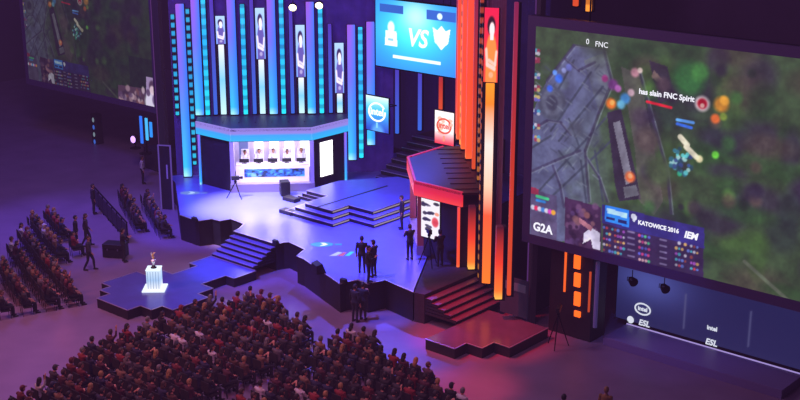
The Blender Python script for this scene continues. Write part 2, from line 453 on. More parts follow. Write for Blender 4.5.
def skin_body(name, b, vox=.0125):
    me = bpy.data.meshes.new(name); me.from_pydata(b.v,[],b.f)
    tmp = bpy.data.objects.new(name+'_t',me); C.objects.link(tmp)
    md = tmp.modifiers.new('r','REMESH'); md.mode = 'VOXEL'; md.voxel_size = vox; md.use_smooth_shade = True
    ms = tmp.modifiers.new('s','SMOOTH'); ms.factor = .5; ms.iterations = 2
    bpy.context.view_layer.update()
    out = bpy.data.meshes.new_from_object(tmp.evaluated_get(bpy.context.evaluated_depsgraph_get()))
    # classify the new surface by the nearest source face, so skin, clothes and shoes keep their places
    kd = kdtree.KDTree(len(b.f)*2); cls = []
    for f,m in zip(b.f,b.m):
        c = sum((Vector(b.v[i]) for i in f),Vector())/len(f)
        kd.insert(c,len(cls)); cls.append(m)
        q = (Vector(b.v[f[0]])+Vector(b.v[f[1]]))/2; kd.insert(q,len(cls)); cls.append(m)
    kd.balance()
    for m in BODY_MATS: out.materials.append(m)
    idx = [cls[kd.find(p.center)[1]] for p in out.polygons]
    out.polygons.foreach_set('material_index',idx); out.polygons.foreach_set('use_smooth',[True]*len(idx))
    zmin = min(v.co.z for v in out.vertices)
    for v in out.vertices: v.co.z -= zmin
    bpy.data.objects.remove(tmp); out.name = name; out.update()
    return out, -zmin
def hair_mesh(name, head, look, dz, style):
    b = MB(); fd = Vector(look).normalized(); fs = Vector((fd.y,-fd.x,0))
    b.ell((0,0,0),(.093,.112,.13),16,12)
    vs = []; keep = []
    for p in b.v:
        x,y,z = p
        vs.append(p)
    fs_ = []
    for f in b.f:
        c = sum((Vector(vs[i]) for i in f),Vector())/len(f)
        lim = -.03 if style=='short' else -.2
        if c.y > .045 and c.z < .062: continue
        if c.y > .0 and c.z < .02: continue
        if c.z < (-.055 if style=='short' else -.2): continue
        fs_.append(f)
    b2 = MB(); b2.v = vs; b2.f = fs_; b2.m = [0]*len(fs_)
    if style == 'long':
        b2.tube([(0,-.05,.02),(0,-.085,-.09),(0,-.1,-.2),(0,-.09,-.3)],[.08,.085,.075,.03],12,0,.5)
    if style == 'cap':
        b2.tube([(0,.05,.06),(0,.13,.045),(0,.17,.03)],[.075,.07,.04],12,0,.2)
    out = bpy.data.meshes.new(name)
    R = Matrix(((fs.x,fd.x,0),(fs.y,fd.y,0),(0,0,1)))
    out.from_pydata([tuple(R@Vector(p)+Vector(head)+Vector((0,0,dz+.004))) for p in b2.v],[],b2.f)
    out.materials.append(M_hair); out.polygons.foreach_set('use_smooth',[True]*len(b2.f)); out.update()
    return out
SEAT = dict(pel=(0,0,.56),chest=(0,0,.93),neck=(0,.02,1.05),head=(0,.04,1.2),shl=(-.19,0,.97),shr=(.19,0,.97),hil=(-.09,.02,.54),hir=(.09,.02,.54),
            knl=(-.12,.43,.53),knr=(.12,.43,.53),anl=(-.12,.43,.09),anr=(.12,.45,.09),ell=(-.225,.05,.71),elr=(.225,.05,.71),wrl=(-.14,.28,.645),wrr=(.14,.28,.645))
STAND = dict(pel=(0,0,.95),chest=(0,0,1.33),neck=(0,.01,1.46),head=(0,.03,1.62),shl=(-.19,0,1.38),shr=(.19,0,1.38),hil=(-.09,0,.92),hir=(.09,0,.92),
             knl=(-.1,.02,.5),knr=(.1,.03,.5),anl=(-.11,-.01,.09),anr=(.11,0,.09),ell=(-.25,-.02,1.1),elr=(.25,-.02,1.1),wrl=(-.25,.06,.85),wrr=(.25,.06,.85))
def var(base, **k): d = dict(base); d.update(k); return d
POSES = {
 'sit_a': var(SEAT),
 'sit_b': var(SEAT, chest=(0,.08,.91),neck=(0,.13,1.03),head=(0,.17,1.17),shl=(-.19,.08,.95),shr=(.19,.08,.95),ell=(-.2,.28,.72),elr=(.2,.28,.72),wrl=(-.06,.42,.69),wrr=(.06,.42,.69)),
 'sit_c': var(SEAT, ell=(-.23,.16,.78),elr=(.23,.16,.78),wrl=(-.07,.33,.98),wrr=(.07,.33,.98),hul=(0,-1,.3),hur=(0,-1,.3)),
 'sit_d': var(SEAT, elr=(.3,.08,1.12),wrr=(.26,.14,1.38),hur=(0,-1,0),look=(-.4,1,0)),
 'sit_e': var(SEAT, look=(.5,1,0), ell=(-.22,.14,.72),elr=(.22,.14,.72),wrl=(.05,.22,.74),wrr=(-.05,.25,.79)),
 'std_a': var(STAND),
 'std_b': var(STAND, ell=(-.22,.16,1.14),elr=(.22,.16,1.14),wrl=(-.08,.34,1.25),wrr=(.08,.34,1.25)),
 'std_c': var(STAND, knl=(-.1,.18,.5),anl=(-.1,.2,.09),knr=(.1,-.04,.5),anr=(.1,-.24,.12),wrl=(-.26,-.12,.88),ell=(-.25,-.1,1.1),elr=(.25,.08,1.1),wrr=(.24,.24,.93)),
}
BODY = {}; HAIR = {}
for k,J in POSES.items():
    me,dz = skin_body('body_'+k, body(J,k.startswith('sit'))); BODY[k] = me
    for st in ('short','long','cap'): HAIR[k,st] = hair_mesh('hair_%s_%s'%(k,st), J['head'], J.get('look',(0,1,0)), dz, st)
HC = {'black':(18,14,14),'brown':(58,38,26),'dark':(32,24,22),'blond':(150,115,70),'grey':(110,106,104)}
def person(pose, style, hc, top, loc, rz, label, group=None):
    o = bpy.data.objects.new('person', BODY[pose]); C.objects.link(o)
    o.location = loc; o.rotation_euler = (0,0,rz); o.color = (*lin(top),1); tag(o,label,'person',group)
    h = bpy.data.objects.new('cap' if style=='cap' else 'hair', HAIR[pose,style]); C.objects.link(h); h.parent = o; h.color = (*lin(hc),1)
    return o
# a plain stacking chair, one shared mesh for the audience
RAIL = (P(95,205,0),P(128,243,0))
def behind_rail(x,y):
    (ax,ay),(bx,by) = RAIL; L = math.hypot(bx-ax,by-ay)
    if any(math.hypot(x-a,y-b) < 1.0 for a,b in (P(94,214),P(124,262),P(116,256),P(143,184))): return True
    return (bx-ax)/L*(y-ay)-(by-ay)/L*(x-ax) < .8
def near_crew(x,y): return any(math.hypot(x-a,y-b) < 1.0 for a,b in (P(77,248),P(87,246),P(90,270),P(94,214)))
def chair_mesh():
    b = MB()
    b.box((0,.1,.375),(.46,.42,.05),bev=.015); b.box((0,-.2,.75),(.45,.04,.4),bev=.015)
    for sx in (-1,1):
        b.tube([(sx*.2,-.2,.9),(sx*.2,-.19,.45),(sx*.2,-.16,0)],.014,6); b.tube([(sx*.21,.28,.36),(sx*.21,.29,0)],.014,6)
    o = b.build('audience_chair', M_chair); me = o.data; bpy.data.objects.remove(o); return me
CHAIR = chair_mesh()
ORD = ['','first','second','third','fourth','fifth','sixth','seventh','eighth','ninth','tenth','eleventh','twelfth','thirteenth','fourteenth','fifteenth','sixteenth','seventeenth','eighteenth','nineteenth','twentieth',
       'twenty-first','twenty-second','twenty-third','twenty-fourth','twenty-fifth','twenty-sixth','twenty-seventh','twenty-eighth','twenty-ninth','thirtieth']
TOPS = [('black',(24,22,28)),('black',(24,22,28)),('charcoal',(48,44,52)),('charcoal',(48,44,52)),('navy',(28,32,66)),('dark red',(96,26,34)),('red',(128,34,40)),
        ('brown',(84,58,46)),('grey',(92,86,92)),('white',(190,186,194)),('maroon',(70,24,40)),('maroon',(64,22,36)),('tan',(120,92,72)),('navy',(24,28,56))]
def inside(poly,x,y):
    r = False; j = len(poly)-1
    for i in range(len(poly)):
        xi,yi = poly[i]; xj,yj = poly[j]
        if (yi>y)!=(yj>y) and x < (xj-xi)*(y-yi)/(yj-yi)+xi: r = not r
        j = i
    return r
NP = 0
def block(name, edge, poly, org, ang, rows, seats, pitch=.6, dep=.88, skip=.05, jit=0.0, avoid=None):
    """rows of people on chairs; ang is the way they face (0 = into the stage); poly bounds their heads"""
    global NP
    ca, sa = math.cos(ang), math.sin(ang); rn = 0
    for i in range(rows):
        got = []
        for k in range(seats):
            lx, ly = k*pitch, -i*dep
            x = org[0]+lx*ca-ly*sa; y = org[1]+lx*sa+ly*ca
            if jit: x += random.uniform(-jit,jit); y += random.uniform(-jit,jit)
            if inside(poly,*proj(x,y,1.15)) and random.random() > skip and not (avoid and avoid(x,y)): got.append((x,y))
        if not got: continue
        rn += 1
        for k,(x,y) in enumerate(got[::-1] if edge=='aisle' else got):
            pose = random.choices(['sit_a','sit_b','sit_c','sit_d','sit_e'],[5,4,.7,.5,3])[0]
            st = random.choices(['short','long','cap'],[6,2,1])[0]; hn = random.choice(['black','brown','dark','dark','black','brown','blond','grey'])
            tn,tc = random.choice(TOPS)
            what = 'cap' if st=='cap' else st+' '+hn+' hair'
            rz = ang+random.uniform(-.1,.1)
            person(pose,st,HC[hn] if st!='cap' else tc,tc,(x+random.uniform(-.03,.03),y+random.uniform(-.03,.03),0),rz,
                   f'person in {tn} top, {ORD[k+1]} from the {edge}, {ORD[rn]} row of the {name}', 'people seated in the '+name)
            c = bpy.data.objects.new('audience_chair',CHAIR); C.objects.link(c); c.location = (x,y-.0,0); c.rotation_euler = (0,0,ang)
            tag(c,f'black chair {ORD[k+1]} from the {edge}, {ORD[rn]} row of the {name}','chair','chairs in the '+name)
            NP += 1
main_poly = [(128,322),(165,312),(205,298),(232,294),(258,287),(285,300),(303,318),(312,345),(280,362),(240,380),(200,396),(165,415),(0,415),(0,392),(48,372),(75,345)]
right_poly = [(268,376),(283,356),(300,340),(330,332),(345,320),(372,330),(398,345),(425,362),(450,378),(474,400),(470,415),(215,418),(232,395)]
block('podium block','aisle',main_poly,(-6.5,3.6),0,20,28,jit=.03)
block('aisle block','aisle',right_poly[:],(9.3,3.4),0,12,18,jit=.03)
print('crowd', NP)
left_poly = [(0,250),(28,212),(45,206),(66,212),(74,236),(52,250),(72,276),(74,296),(58,318),(50,345),(0,352)]
block('far side block','podium',left_poly,(-13.5,7.5),-.35,16,22,.66,.98,.05,.03,near_crew)
print('crowd', NP)
vip_poly = [(100,190),(128,184),(160,196),(166,206),(160,232),(138,244),(122,226)]
block('rail-side block','rail',vip_poly,(-15.5,13.0),-.5,11,16,.72,1.05,.08,.04,lambda x,y: (x+8.75)*.63+(y-8.48)*.78>-.8 or y>12.6 or x>-5.5 or behind_rail(x,y))
print('crowd', NP)

# ================================================================== PLAYER BOOTHS AND COLUMN WALLS
def portrait(bg, bg2, hairc, face, top, arm):
    c = Cv(26,72,bg)
    c.a = c.a*(1-c.Y[...,None]/72)+np.array(bg2)*(c.Y[...,None]/72)
    c.blob(13,44,9.5,20,top,1,.2); c.rect(4,50,22,71,top)
    c.blob(12.5,17,7,9,hairc,1,.25); c.blob(13.5,20.5,4.6,7,face,1,.3); c.rect(11,26,16,30,face)
    c.line((4,40),(6,54),2.2,arm,.9); c.line((6,54),(19,58),2.2,arm,.95); c.line((22,42),(20,54),2.0,arm,.9); c.line((20,54),(9,50),1.8,arm,.85)
    c.blob(13,64,4,3,arm,.5)
    return c
SCR = screen_mat('banner picture',1.25)
BLUE = dict(fascia=[(0,(40,190,255)),(.45,(60,170,255)),(.6,(150,140,235)),(1,(150,130,225))], post=(150,140,220),
            wide=[(0,(170,245,255)),(.06,(50,190,255)),(.35,(70,150,255)),(.6,(110,110,245)),(1,(150,90,225))], tube=[(0,(30,215,255)),(.6,(20,170,250)),(1,(40,190,250))],
            slim=[(0,(60,120,255)),(1,(90,60,210))], bar=[(0,(200,240,255)),(.5,(120,200,255)),(1,(235,240,255))], word='blue',side=(30,120,255))
RED = dict(fascia=[(0,(255,70,60)),(.45,(235,40,60)),(1,(200,35,70))], post=(120,50,60),
           wide=[(0,(255,160,80)),(.05,(255,90,40)),(.4,(235,55,50)),(1,(150,36,90))], tube=[(0,(255,150,50)),(.6,(255,110,40)),(1,(250,90,60))],
           slim=[(0,(255,90,40)),(.5,(220,60,40)),(1,(150,40,90))], bar=[(0,(255,120,30)),(.35,(255,90,50)),(.5,(255,200,170)),(.7,(255,225,215)),(.9,(255,130,30)),(1,(255,150,30))], word='red',side=(255,80,36),flare=[(0,(255,190,80)),(.12,(255,120,40)),(.5,(235,60,36)),(1,(70,16,34))])
def col_mat(K,kind):
    return {'wide':glow_grad(K['word']+' wide',K['wide'],1.15,side=K['side']),'tube':glow_grad(K['word']+' tube',K['tube'],1.3,.5,1.75),
            'slim':glow_grad(K['word']+' slim',K['slim'],.75),'bar':glow_grad(K['word']+' bar',K['bar'],1.2),
            'dash':glow_grad(K['word']+' dash',K['tube'],.8 if K is BLUE else .4,1.0,2.2),'flare':glow_grad(K['word']+' flare',K.get('flare',K['wide']),1.1)}[kind]
CN = {'wide':'broad softly glowing column','tube':'beaded light tube','slim':'thin dim light strip','dash':'dashed light strip'}
def column(K, kind, loc, rz, h, label, hang=0):
    w,d = {'wide':(.44 if K is BLUE else .32,.3),'tube':(.24,.2),'slim':(.2,.16),'flare':(.34,.3),'dash':(.18,.16)}[kind]
    t = thing('light_column', label, 'light column', loc, rz, K['word']+' light columns'); t['kind'] = 'thing'
    MB().box((0,d/2+.06,h/2),(w+.1,.1,h)).build('housing', M_curtain, t)
    if kind in ('tube',):
        MB().tube([(0,0,.04),(0,0,h*.34),(0,0,h*.66),(0,0,h-.02)],w/2,12).build('tube', col_mat(K,kind), t, True)
    else:
        MB().box((0,0,h/2+.02),(w,d,h-.04),bev=.03).build('diffuser', col_mat(K,kind), t)
    MB().box((0,0,.02),(w+.06,d+.06,.04)).build('foot', M_metal, t)
    if hang: MB().tube([(0,d/2+.1,h-.1),(0,d/2+.1,hang-loc[2])],.02,6).build('hanger', M_metal, t)
def banner(K, loc, rz, h, ph, label, w=.5):
    t = thing('player_banner', label, 'banner', loc, rz, K['word']+' player banners')
    MB().box((0,.08,h/2),(w+.08,.08,h)).build('backboard', M_curtain, t)
    if K is BLUE: c = portrait((170,205,250),(120,160,245),(48,36,84),(250,235,245),(96,84,170),(245,235,250))
    else: c = portrait((225,25,70),(235,70,50),(40,14,24),(255,225,225),(250,135,60),(255,200,190))
    c.build('portrait', w, ph, SCR, t, (0,.02,h-ph))
    if h-ph > .3: MB().box((0,0,(h-ph)/2),(w*.6,.1,h-ph-.08),bev=.02).build('light_bar', col_mat(K,'bar'), t)
BOOTHS = []
def booth(K, loc, rz, who):
    BOOTHS.append((loc,rz,K))
    w = K['word']
    t = thing('player_booth', f'{w}-trimmed player booth with an angled canopy', 'booth', loc, rz)
    back = 3.7 if K is BLUE else 3.05
    can = [(-2.2,0),(2.2,0),(4.2,1.95),(4.2,back),(-4.2,back),(-4.2,1.95)]
    Mroof = mat('roof '+w,(58,44,100) if K is BLUE else (60,22,30),.5,noise=.1,scale=2)
    o = MB().prism([(x,y) for x,y in can],3.45,3.56).build('canopy',Mroof,t)
    b = MB()
    for x0 in np.arange(-3.6,3.7,.9): b.box((x0,2.2,3.575),(.05,1.2,.03))
    b.build('roof_rib',Mroof,o)
    fb = MB()
    for i in (0,1,5):
        p,q = can[i],can[(i+1)%6]; L = math.hypot(q[0]-p[0],q[1]-p[1]); a = math.atan2(q[1]-p[1],q[0]-p[0])
        nx,ny = math.sin(a),-math.cos(a)
        fb.box(((p[0]+q[0])/2-nx*.05,(p[1]+q[1])/2-ny*.05,3.25),(L+.04,.1,.7),a)
    fb.build('fascia',glow_grad(w+' fascia',K['fascia'],.95),o)
    MB().prism([(x*.97,y*.97+.06) for x,y in can],2.86,2.9).build('soffit',mat('soffit',(60,50,80),.6),o)
    # plinth, back wall, side walls
    MB().prism([(-2.3,.12),(2.3,.12),(2.3,2.95),(-2.3,2.95)],0,.45).build('plinth',mat('plinth',(130,125,150),.5),t)
    MB().box((0,2.9,1.65),(4.6,.08,2.4)).build('back_wall',mat('booth wall',(190,180,210),.6,emit=(170,150,215),es=.5),t)  # wall given its own glow to brighten the booth interior
    bw = glow('booth white '+w,(255,250,255),2.2)
    for k in range(5):
        x = -1.72+.86*k
        if k==0: bw2 = glow('booth pale '+w,(120,130,220),.8)
        else: bw2 = bw
        MB().box((x+.05,2.83,1.75),(.5,.05,2.15),bev=.015).build('backlit_panel',bw2,t)
    for sx in (-1,1):
        MB().box((sx*2.16,.3,1.45),(.22,.3,2.86)).build('post',mat('post '+w,K['post'],.5,emit=K['post'],es=.25),t)
        a = math.atan2(1.6,1.65)
        MB().box((sx*3.1,1.25,1.43),(2.25,.08,2.86),sx*a).build('wing_wall',M_curtain,t)
        dx,dy = (math.sin(sx*a)*.06, -math.cos(sx*a)*.06)
        if sx == 1 and K is BLUE:
            MB().box((sx*2.92+dx,1.08+dy,1.6),(.95,.05,1.95),sx*a,bev=.015).build('lit_doorway',bw,t)
        if sx == 1 and K is RED:
            c = Cv(40,66,(250,245,250))
            for yy in (8,21,34,47): 
                for q in range(5): c.blob(random.uniform(8,34),yy+random.uniform(-3,3),random.uniform(3,6),random.uniform(1.5,3),random.choice([(40,36,44),(30,28,36),(90,84,96)]),.9,.3)
            c.blob(31,36,6,8,(230,60,50),.9,.4); c.blob(34,22,4,3,(250,150,110),.9)
            c.build('logo_window',1.3,1.85,screen_mat('window print',1.0),t,(2.55+dx*1.2,.7+dy*1.2,.95),a)
            MB().box((2.55+dx*.6,.7+dy*.6,1.87),(1.4,.03,1.95),a).build('window_frame',M_metal,t)
        MB().box((sx*4.02,2.45,1.43),(.08,1.05,2.86)).build('end_wall',M_curtain,t)
        MB().tube([(sx*4.05,1.86,.02),(sx*4.05,1.86,2.85)],.07,8).build('corner_light',col_mat(K,'wide'),t)
    # ceiling strip lights
    b = MB()
    for k in range(4): b.box((-1.5+k,1.6,2.83),(.7,.1,.05))
    b.build('ceiling_lamp',glow('booth lamp',(255,250,255),4.0),t)
    # desk
    R = Matrix.Rotation(rz,4,'Z'); W = lambda x,y,z: tuple((Matrix.Translation(loc)@R)@Vector((x,y,z)))
    MB().box((0,2.1,.56),(4.1,1.4,.22)).build('player_riser',mat('plinth',(130,125,150),.5),t)
    d = thing('player_desk', f'long white desk with lit front panel inside the {w}-trimmed booth', 'desk', W(0,.55,.453), rz)
    MB().box((0,.3,.97),(4.0,.7,.05),bev=.01).build('desktop',M_white,d)
    MB().box((0,-.02,.47),(4.0,.05,.94)).build('front_panel',mat('desk front',(215,205,230),.5,emit=(220,205,240),es=.75 if K is BLUE else .3),d)
    for sx in (-1,1): MB().box((sx*1.97,.34,.47),(.06,.66,.94)).build('side_panel',M_white,d)
    c = Cv(90,20,(40,90,215) if K is BLUE else (200,40,50))
    c.noise(.7,6); c.noise(.6,3)
    pal = [(90,190,255),(60,130,245),(150,210,255)] if K is BLUE else [(255,120,90),(255,70,70)]
    for i in range(26): c.blob(random.uniform(0,90),random.uniform(0,20),random.uniform(2,6),random.uniform(1,4),random.choice(pal),.7)
    c.build('led_panel',3.3,.46,SCR,d,(.1,-.055,.3))
    for k in range(5):
        x = -1.55+.78*k
        m = thing('monitor', f'black monitor, {ORD[k+1]} along the desk in the {w}-trimmed booth','monitor',W(x,.82,1.452),rz,f'monitors in the {w}-trimmed booth')
        MB().box((0,.02,.012),(.26,.18,.02),bev=.005).build('base',M_plast,m); MB().box((0,.05,.06),(.05,.04,.1)).build('stand',M_plast,m)
        MB().box((0,0,.16),(.52,.035,.2),bev=.008).build('panel',M_plast,m)
        MB().box((0,.02,.16),(.46,.006,.17)).build('screen',glow('monitor glow',(150,180,230),1.0),m)
        ch = thing('gaming_chair', f'white-backed gaming chair, {ORD[k+1]} along the desk in the {w}-trimmed booth','chair',W(x,1.98,.673),rz+PI,f'chairs in the {w}-trimmed booth')
        MB().box((0,.08,.37),(.5,.4,.06),bev=.02).build('seat',M_plast,ch); MB().box((0,-.22,.85),(.46,.06,.8),bev=.03).build('backrest',M_white,ch)
        MB().tube([(0,.06,.06),(0,.06,.35)],.03,8).build('gas_lift',M_metal,ch)
        for q in range(5):
            an = q*2*PI/5
            MB().tube([(0,.06,.08),(.2*math.cos(an),.06+.2*math.sin(an),.05)],[.025,.018],6).build('leg',M_metal,ch)
        person(['sit_b','sit_a','sit_e','sit_b','sit_a'][k],'short',HC[['dark','brown','black','brown','blond'][k]],(235,235,245) if K is BLUE else (235,120,50),W(x,1.98,.674),rz+PI,
               f'player in {"white" if K is BLUE else "orange"} jersey, {ORD[k+1]} along the desk in the {w}-trimmed booth',f'players in the {w}-trimmed booth')
    return t
RA = PI/4
bl_loc = (-5.46,12.46,S+.002); rd_loc = (5.5,11.2,S+.002)
booth(BLUE,bl_loc,RA,'a'); booth(RED,rd_loc,-RA,'b')
# --- blue column wall on the line y-x = 22.9
def bpos(px): x,y,z = onl(px,117,-1,1,22.95); return (x,y)
def bz(px,py): return onl(px,py,-1,1,22.95)[2]
blue_cols = [(177.6,'dash',14,None),(185.1,'wide',4,176),(192.5,'dash',8,165),(200,'wide',-6,None),(208,'tube',-10,None),(216,'slim',-2,None),(235,'wide',-16,None),(246,'tube',4,None),(255,'slim',-6,None),
             (274,'wide',-8,None),(284,'tube',-6,None),(293,'slim',8,None),(312,'wide',2,None),(322,'tube',8,None),(331,'slim',24,None),(352,'wide',25,160),(361,'tube',27,158),(371,'wide',22,145)]
cnt = {}
for px,kind,yt,yb in blue_cols:
    x,y = bpos(px); z0 = S+3.58 if yb is None else max(S,bz(px,yb))
    if z0 < S+.3: z0 = S+.004
    ztop = bz(px,yt)
    cnt[kind] = cnt.get(kind,0)+1
    column(BLUE,kind,(x,y,z0),RA,ztop-z0,f'{CN[kind]} in blue, {ORD[cnt[kind]]} of its kind from the dark side panel')
for k,(px,yt,yb) in enumerate([(224,16,44),(263,8,59),(302,25,77),(340,43,93)]):
    x,y = bpos(px); z0 = S+3.58; zt = bz(px,yt); ph = zt-bz(px,yb)
    banner(BLUE,(x,y,z0),RA,zt-z0,ph,f'tall blue player portrait banner over a white light bar, {ORD[k+1]} from the dark side panel')
# rear drape behind the blue columns
def drape(label, p, q, z0, z1, m=M_curtain):
    L = math.hypot(q[0]-p[0],q[1]-p[1]); a = math.atan2(q[1]-p[1],q[0]-p[0]); n = int(L/.18)
    b = MB(); vs = []
    for i in range(n+1):
        u = L*i/n; d = .05*math.sin(i*1.9)
        vs += [(u,d,z0),(u,d,z1)]
    b.add(vs,[(2*i,2*i+2,2*i+3,2*i+1) for i in range(n)])
    return tag(b.build('stage_drape',m,None,True,loc=(p[0],p[1],0),rz=a),label,'curtain','stage drapes')
M_bdrape = mat('blue-lit drape',(60,44,130),.85,emit=(48,28,120),es=.38,noise=.3,scale=2)  # dark curtain; blue spill from the columns put into tint and glow
M_rdrape = mat('red-lit drape',(70,22,40),.85,emit=(70,14,40),es=.25,noise=.3,scale=2)  # red column spill likewise put into the cloth's tint and glow
drape('pleated dark blue-lit drape behind the blue columns',(-12.2,11.3),(-3.4,20.1),S+.004,13.5,M_bdrape)
drape('pleated dark red-lit drape behind the red columns',(3.1,18.3),(12.9,8.5),S+.004,15,M_rdrape)
drape('pleated purple-black drape behind the versus screen',(-9.5,24.3),(4.3,24.3),S+.004,15,mat('purple-lit drape',(36,24,66),.9,emit=(34,20,70),es=.35,noise=.3,scale=2))  # purple stage light put into this cloth as tint and glow
# --- red column wall on y+x = 20.9
def rpos(px,py): x,y,z = onl(px,py,1,1,20.9); return (x,y,z)
red_cols = [(456.4,'slim',146),(458.9,'wide',154),(461.4,'tube',160),(463.5,'wide',166),(468,'wide',181),(473,'slim',195),(478,'dash',218)]
cnt = {}
for px,kind,yb in red_cols:
    x,y,z = rpos(px,yb); z0 = S+3.58
    x,y,z = rpos(px,yb)
    cnt[kind] = cnt.get(kind,0)+1
    column(RED,kind,(x,y,z0),-RA,13.5-z0,f'{CN[kind]} in red, {ORD[cnt[kind]]} of its kind from the versus screen')
def onstage(px,py): return P(px,py,S)
x,y = onstage(471,269); zt = onl(471,203,1,1,x+y)[2]; column(RED,'flare',(x,y,S),-RA,zt-S,'short fiery red column under the outer end of the red canopy')
x,y = onstage(498,299); zt = onl(498,222,1,1,x+y)[2]; column(RED,'flare',(x,y,S),-RA,zt-S,'short fiery column nearest the giant game screen, beside the red steps')
x,y = onstage(500.5,296); column(RED,'slim',(x+.25,y+.25,S),-RA,12.5,'thin tall orange-red strip behind the short fiery column by the red steps')
x,y = onstage(486,284)
banner(RED,(x,y,S),.42,onl(490,6,1,1,x+y)[2]-S,3.1,'red portrait banner of an arms-crossed player over a long orange light bar',.6)
x,y = onstage(479.5,278); column(RED,'dash',(x,y,S),-RA,11.5,'tall dashed orange strip standing between the red booth and the red portrait banner')

# logo signs either side of the versus screen
def sign(x0,x1,Y,z0,z1,red):
    t = thing('sponsor_sign','white and red sponsor sign by the red columns' if red else 'blue sponsor sign with a white ringed logo beside the blue columns','sign',((x0+x1)/2,Y,z0))
    w,h = x1-x0,z1-z0
    MB().box((0,.06,h/2),(w+.1,.08,h+.1)).build('frame',M_metal,t)
    c = Cv(50,70,(255,255,255))
    f = c.Y[...,None]/70
    if not red:
        c.a = np.where(f<.4, np.array((225,250,255))*(1-f/.4)+np.array((60,190,250))*(f/.4), np.array((60,190,250))*(1-(f-.4)/.6)+np.array((30,60,190))*((f-.4)/.6))
        c.blob(25,72,14,16,(120,210,255),.6,.6)
    else:
        c.a = np.where(f<.6, np.array((255,240,235)), np.array((255,240,235))*(1-(f-.6)/.4)+np.array((235,40,50))*((f-.6)/.4))
        for q in range(9): c.blob(random.uniform(8,42),random.uniform(14,48),random.uniform(4,9),random.uniform(2,5),(250,170,140),.8)
    c.build('picture',w,h,SCR,t,(0,0,0))
    col = (255,255,255) if not red else (225,70,50)
    g = glow('logo white',(245,250,255),1.5) if not red else glow('logo red',(235,90,60),1.0)
    n = 36; pts = []
    for k in range(n+1):
        an = .5+2*PI*k/n*.94
        pts.append((w*.36*math.cos(an),-.02,h*.56+w*.3*math.sin(an)))
    MB().tube(pts,.05,6).build('ring',g,t)
    text('lettering','intel',w*.34,(0,-.02,h*.56),FACE,g,t,offset=.012)
    MB().box((-.02,-.01,h*.18),(.12,.02,.3)).build('mark',glow('mark '+str(red),(140,220,255) if not red else (255,160,120),1.0),t)
    # hung from wires
    for dx in (-.5,.5): MB().tube([(dx,.1,h*.7),(dx,1.0,h*.7)],.03,6).build('bracket',M_metal,t)
    MB().tube([(-.55,1.0,h*.7),(.55,1.0,h*.7)],.04,6).build('rear_bar',M_metal,t)
Ysg = 18.0
a = atY(366,93,Ysg); b_ = atY(388.5,138,Ysg); sign(a[0],b_[0],Ysg,b_[1]+.25,a[1]-.1,False)
a = atY(435,108,Ysg); b_ = atY(453.5,150,Ysg); sign(a[0],b_[0],Ysg,b_[1]+.2,a[1]-.1,True)
# slim strips in the back wall under the versus screen
for k,(px,yt,yb,red) in enumerate([(397,60,134,0),(420,60,131,0),(441,60,110,1)]):
    Y = 23.9; x,z1 = atY(px,yt,Y); _,z0 = atY(px,yb,Y)
    K = RED if red else BLUE
    column(K,'slim',(x,Y,z0),0,z1-z0,['thin blue strip on the back drape beside the blue sponsor sign','thin blue strip on the back drape over the entrance','thin magenta strip on the back drape above the white and red sign'][k],15.4)

# versus screen
Yv = 19.0
xa,za = atY(375.5,0,Yv); xb,zb = atY(457.5,78,Yv); 
w,h = xb-xa, 3.75; zb = zb-.02
t = thing('versus_screen','bright cyan versus screen hanging over the stage entrance','screen',((xa+xb)/2,Yv,zb))
c = Cv(164,110,(40,120,230))
X,Y_ = c.X/164,c.Y/110
k = np.exp(-(((X-.47)/.52)**2+((Y_-.42)/.48)**2))[...,None]
c.a = c.a*(1-k)+np.array((60,235,255))*k
k = np.clip(np.exp(-(((X-.5)/.2)**2+((Y_-.2)/.25)**2)),0,1)[...,None]*.7
c.a = c.a*(1-k)+np.array((235,255,255))*k
c.rect(9,8,56,20,(40,90,180)); c.rect(103,9,158,23,(45,95,190))
c.blob(128,17,5,5,(220,250,255),1)
def cpt(px,py): X_,Z_ = atY(px,py,Yv); return ((X_-xa)/w*164, (1-(Z_-zb)/h)*110)
x,y = cpt(391,37); c.blob(x,y-16,7,10,(240,255,255),.95); c.poly([(x-11,y-10),(x+11,y-10),(x+13,y+14),(x-13,y+14)],(240,255,255)); c.rect(x-6,y+2,x+5,y+6,(140,200,235))
x,y = cpt(441,37); c.poly([(x-17,y-14),(x-8,y-10),(x,y-18),(x+8,y-10),(x+17,y-14),(x+13,y+8),(x,y+20),(x-13,y+8)],(240,255,255))
x,y = cpt(393,56); x2,y2 = cpt(440,63); c.rect(x,y-3,x2,y2+2,(235,252,255))
c.build('display',w,h,screen_mat('vs picture',1.3),t)
MB().box((0,.09,h/2),(w+.16,.12,h+.16)).build('frame',M_metal,t)
x,z = atY(417,39,Yv)
text('lettering','VS',1.35,(x-(xa+xb)/2,-.02,z-zb),FACE,glow('vs letters',(240,255,255),1.4),t,shear=.2,offset=.03)
for sx in (-1,1): MB().tube([(sx*w*.4,.09,h),(sx*w*.4,.09,16-zb)],.03,6).build('hanger',M_metal,t)

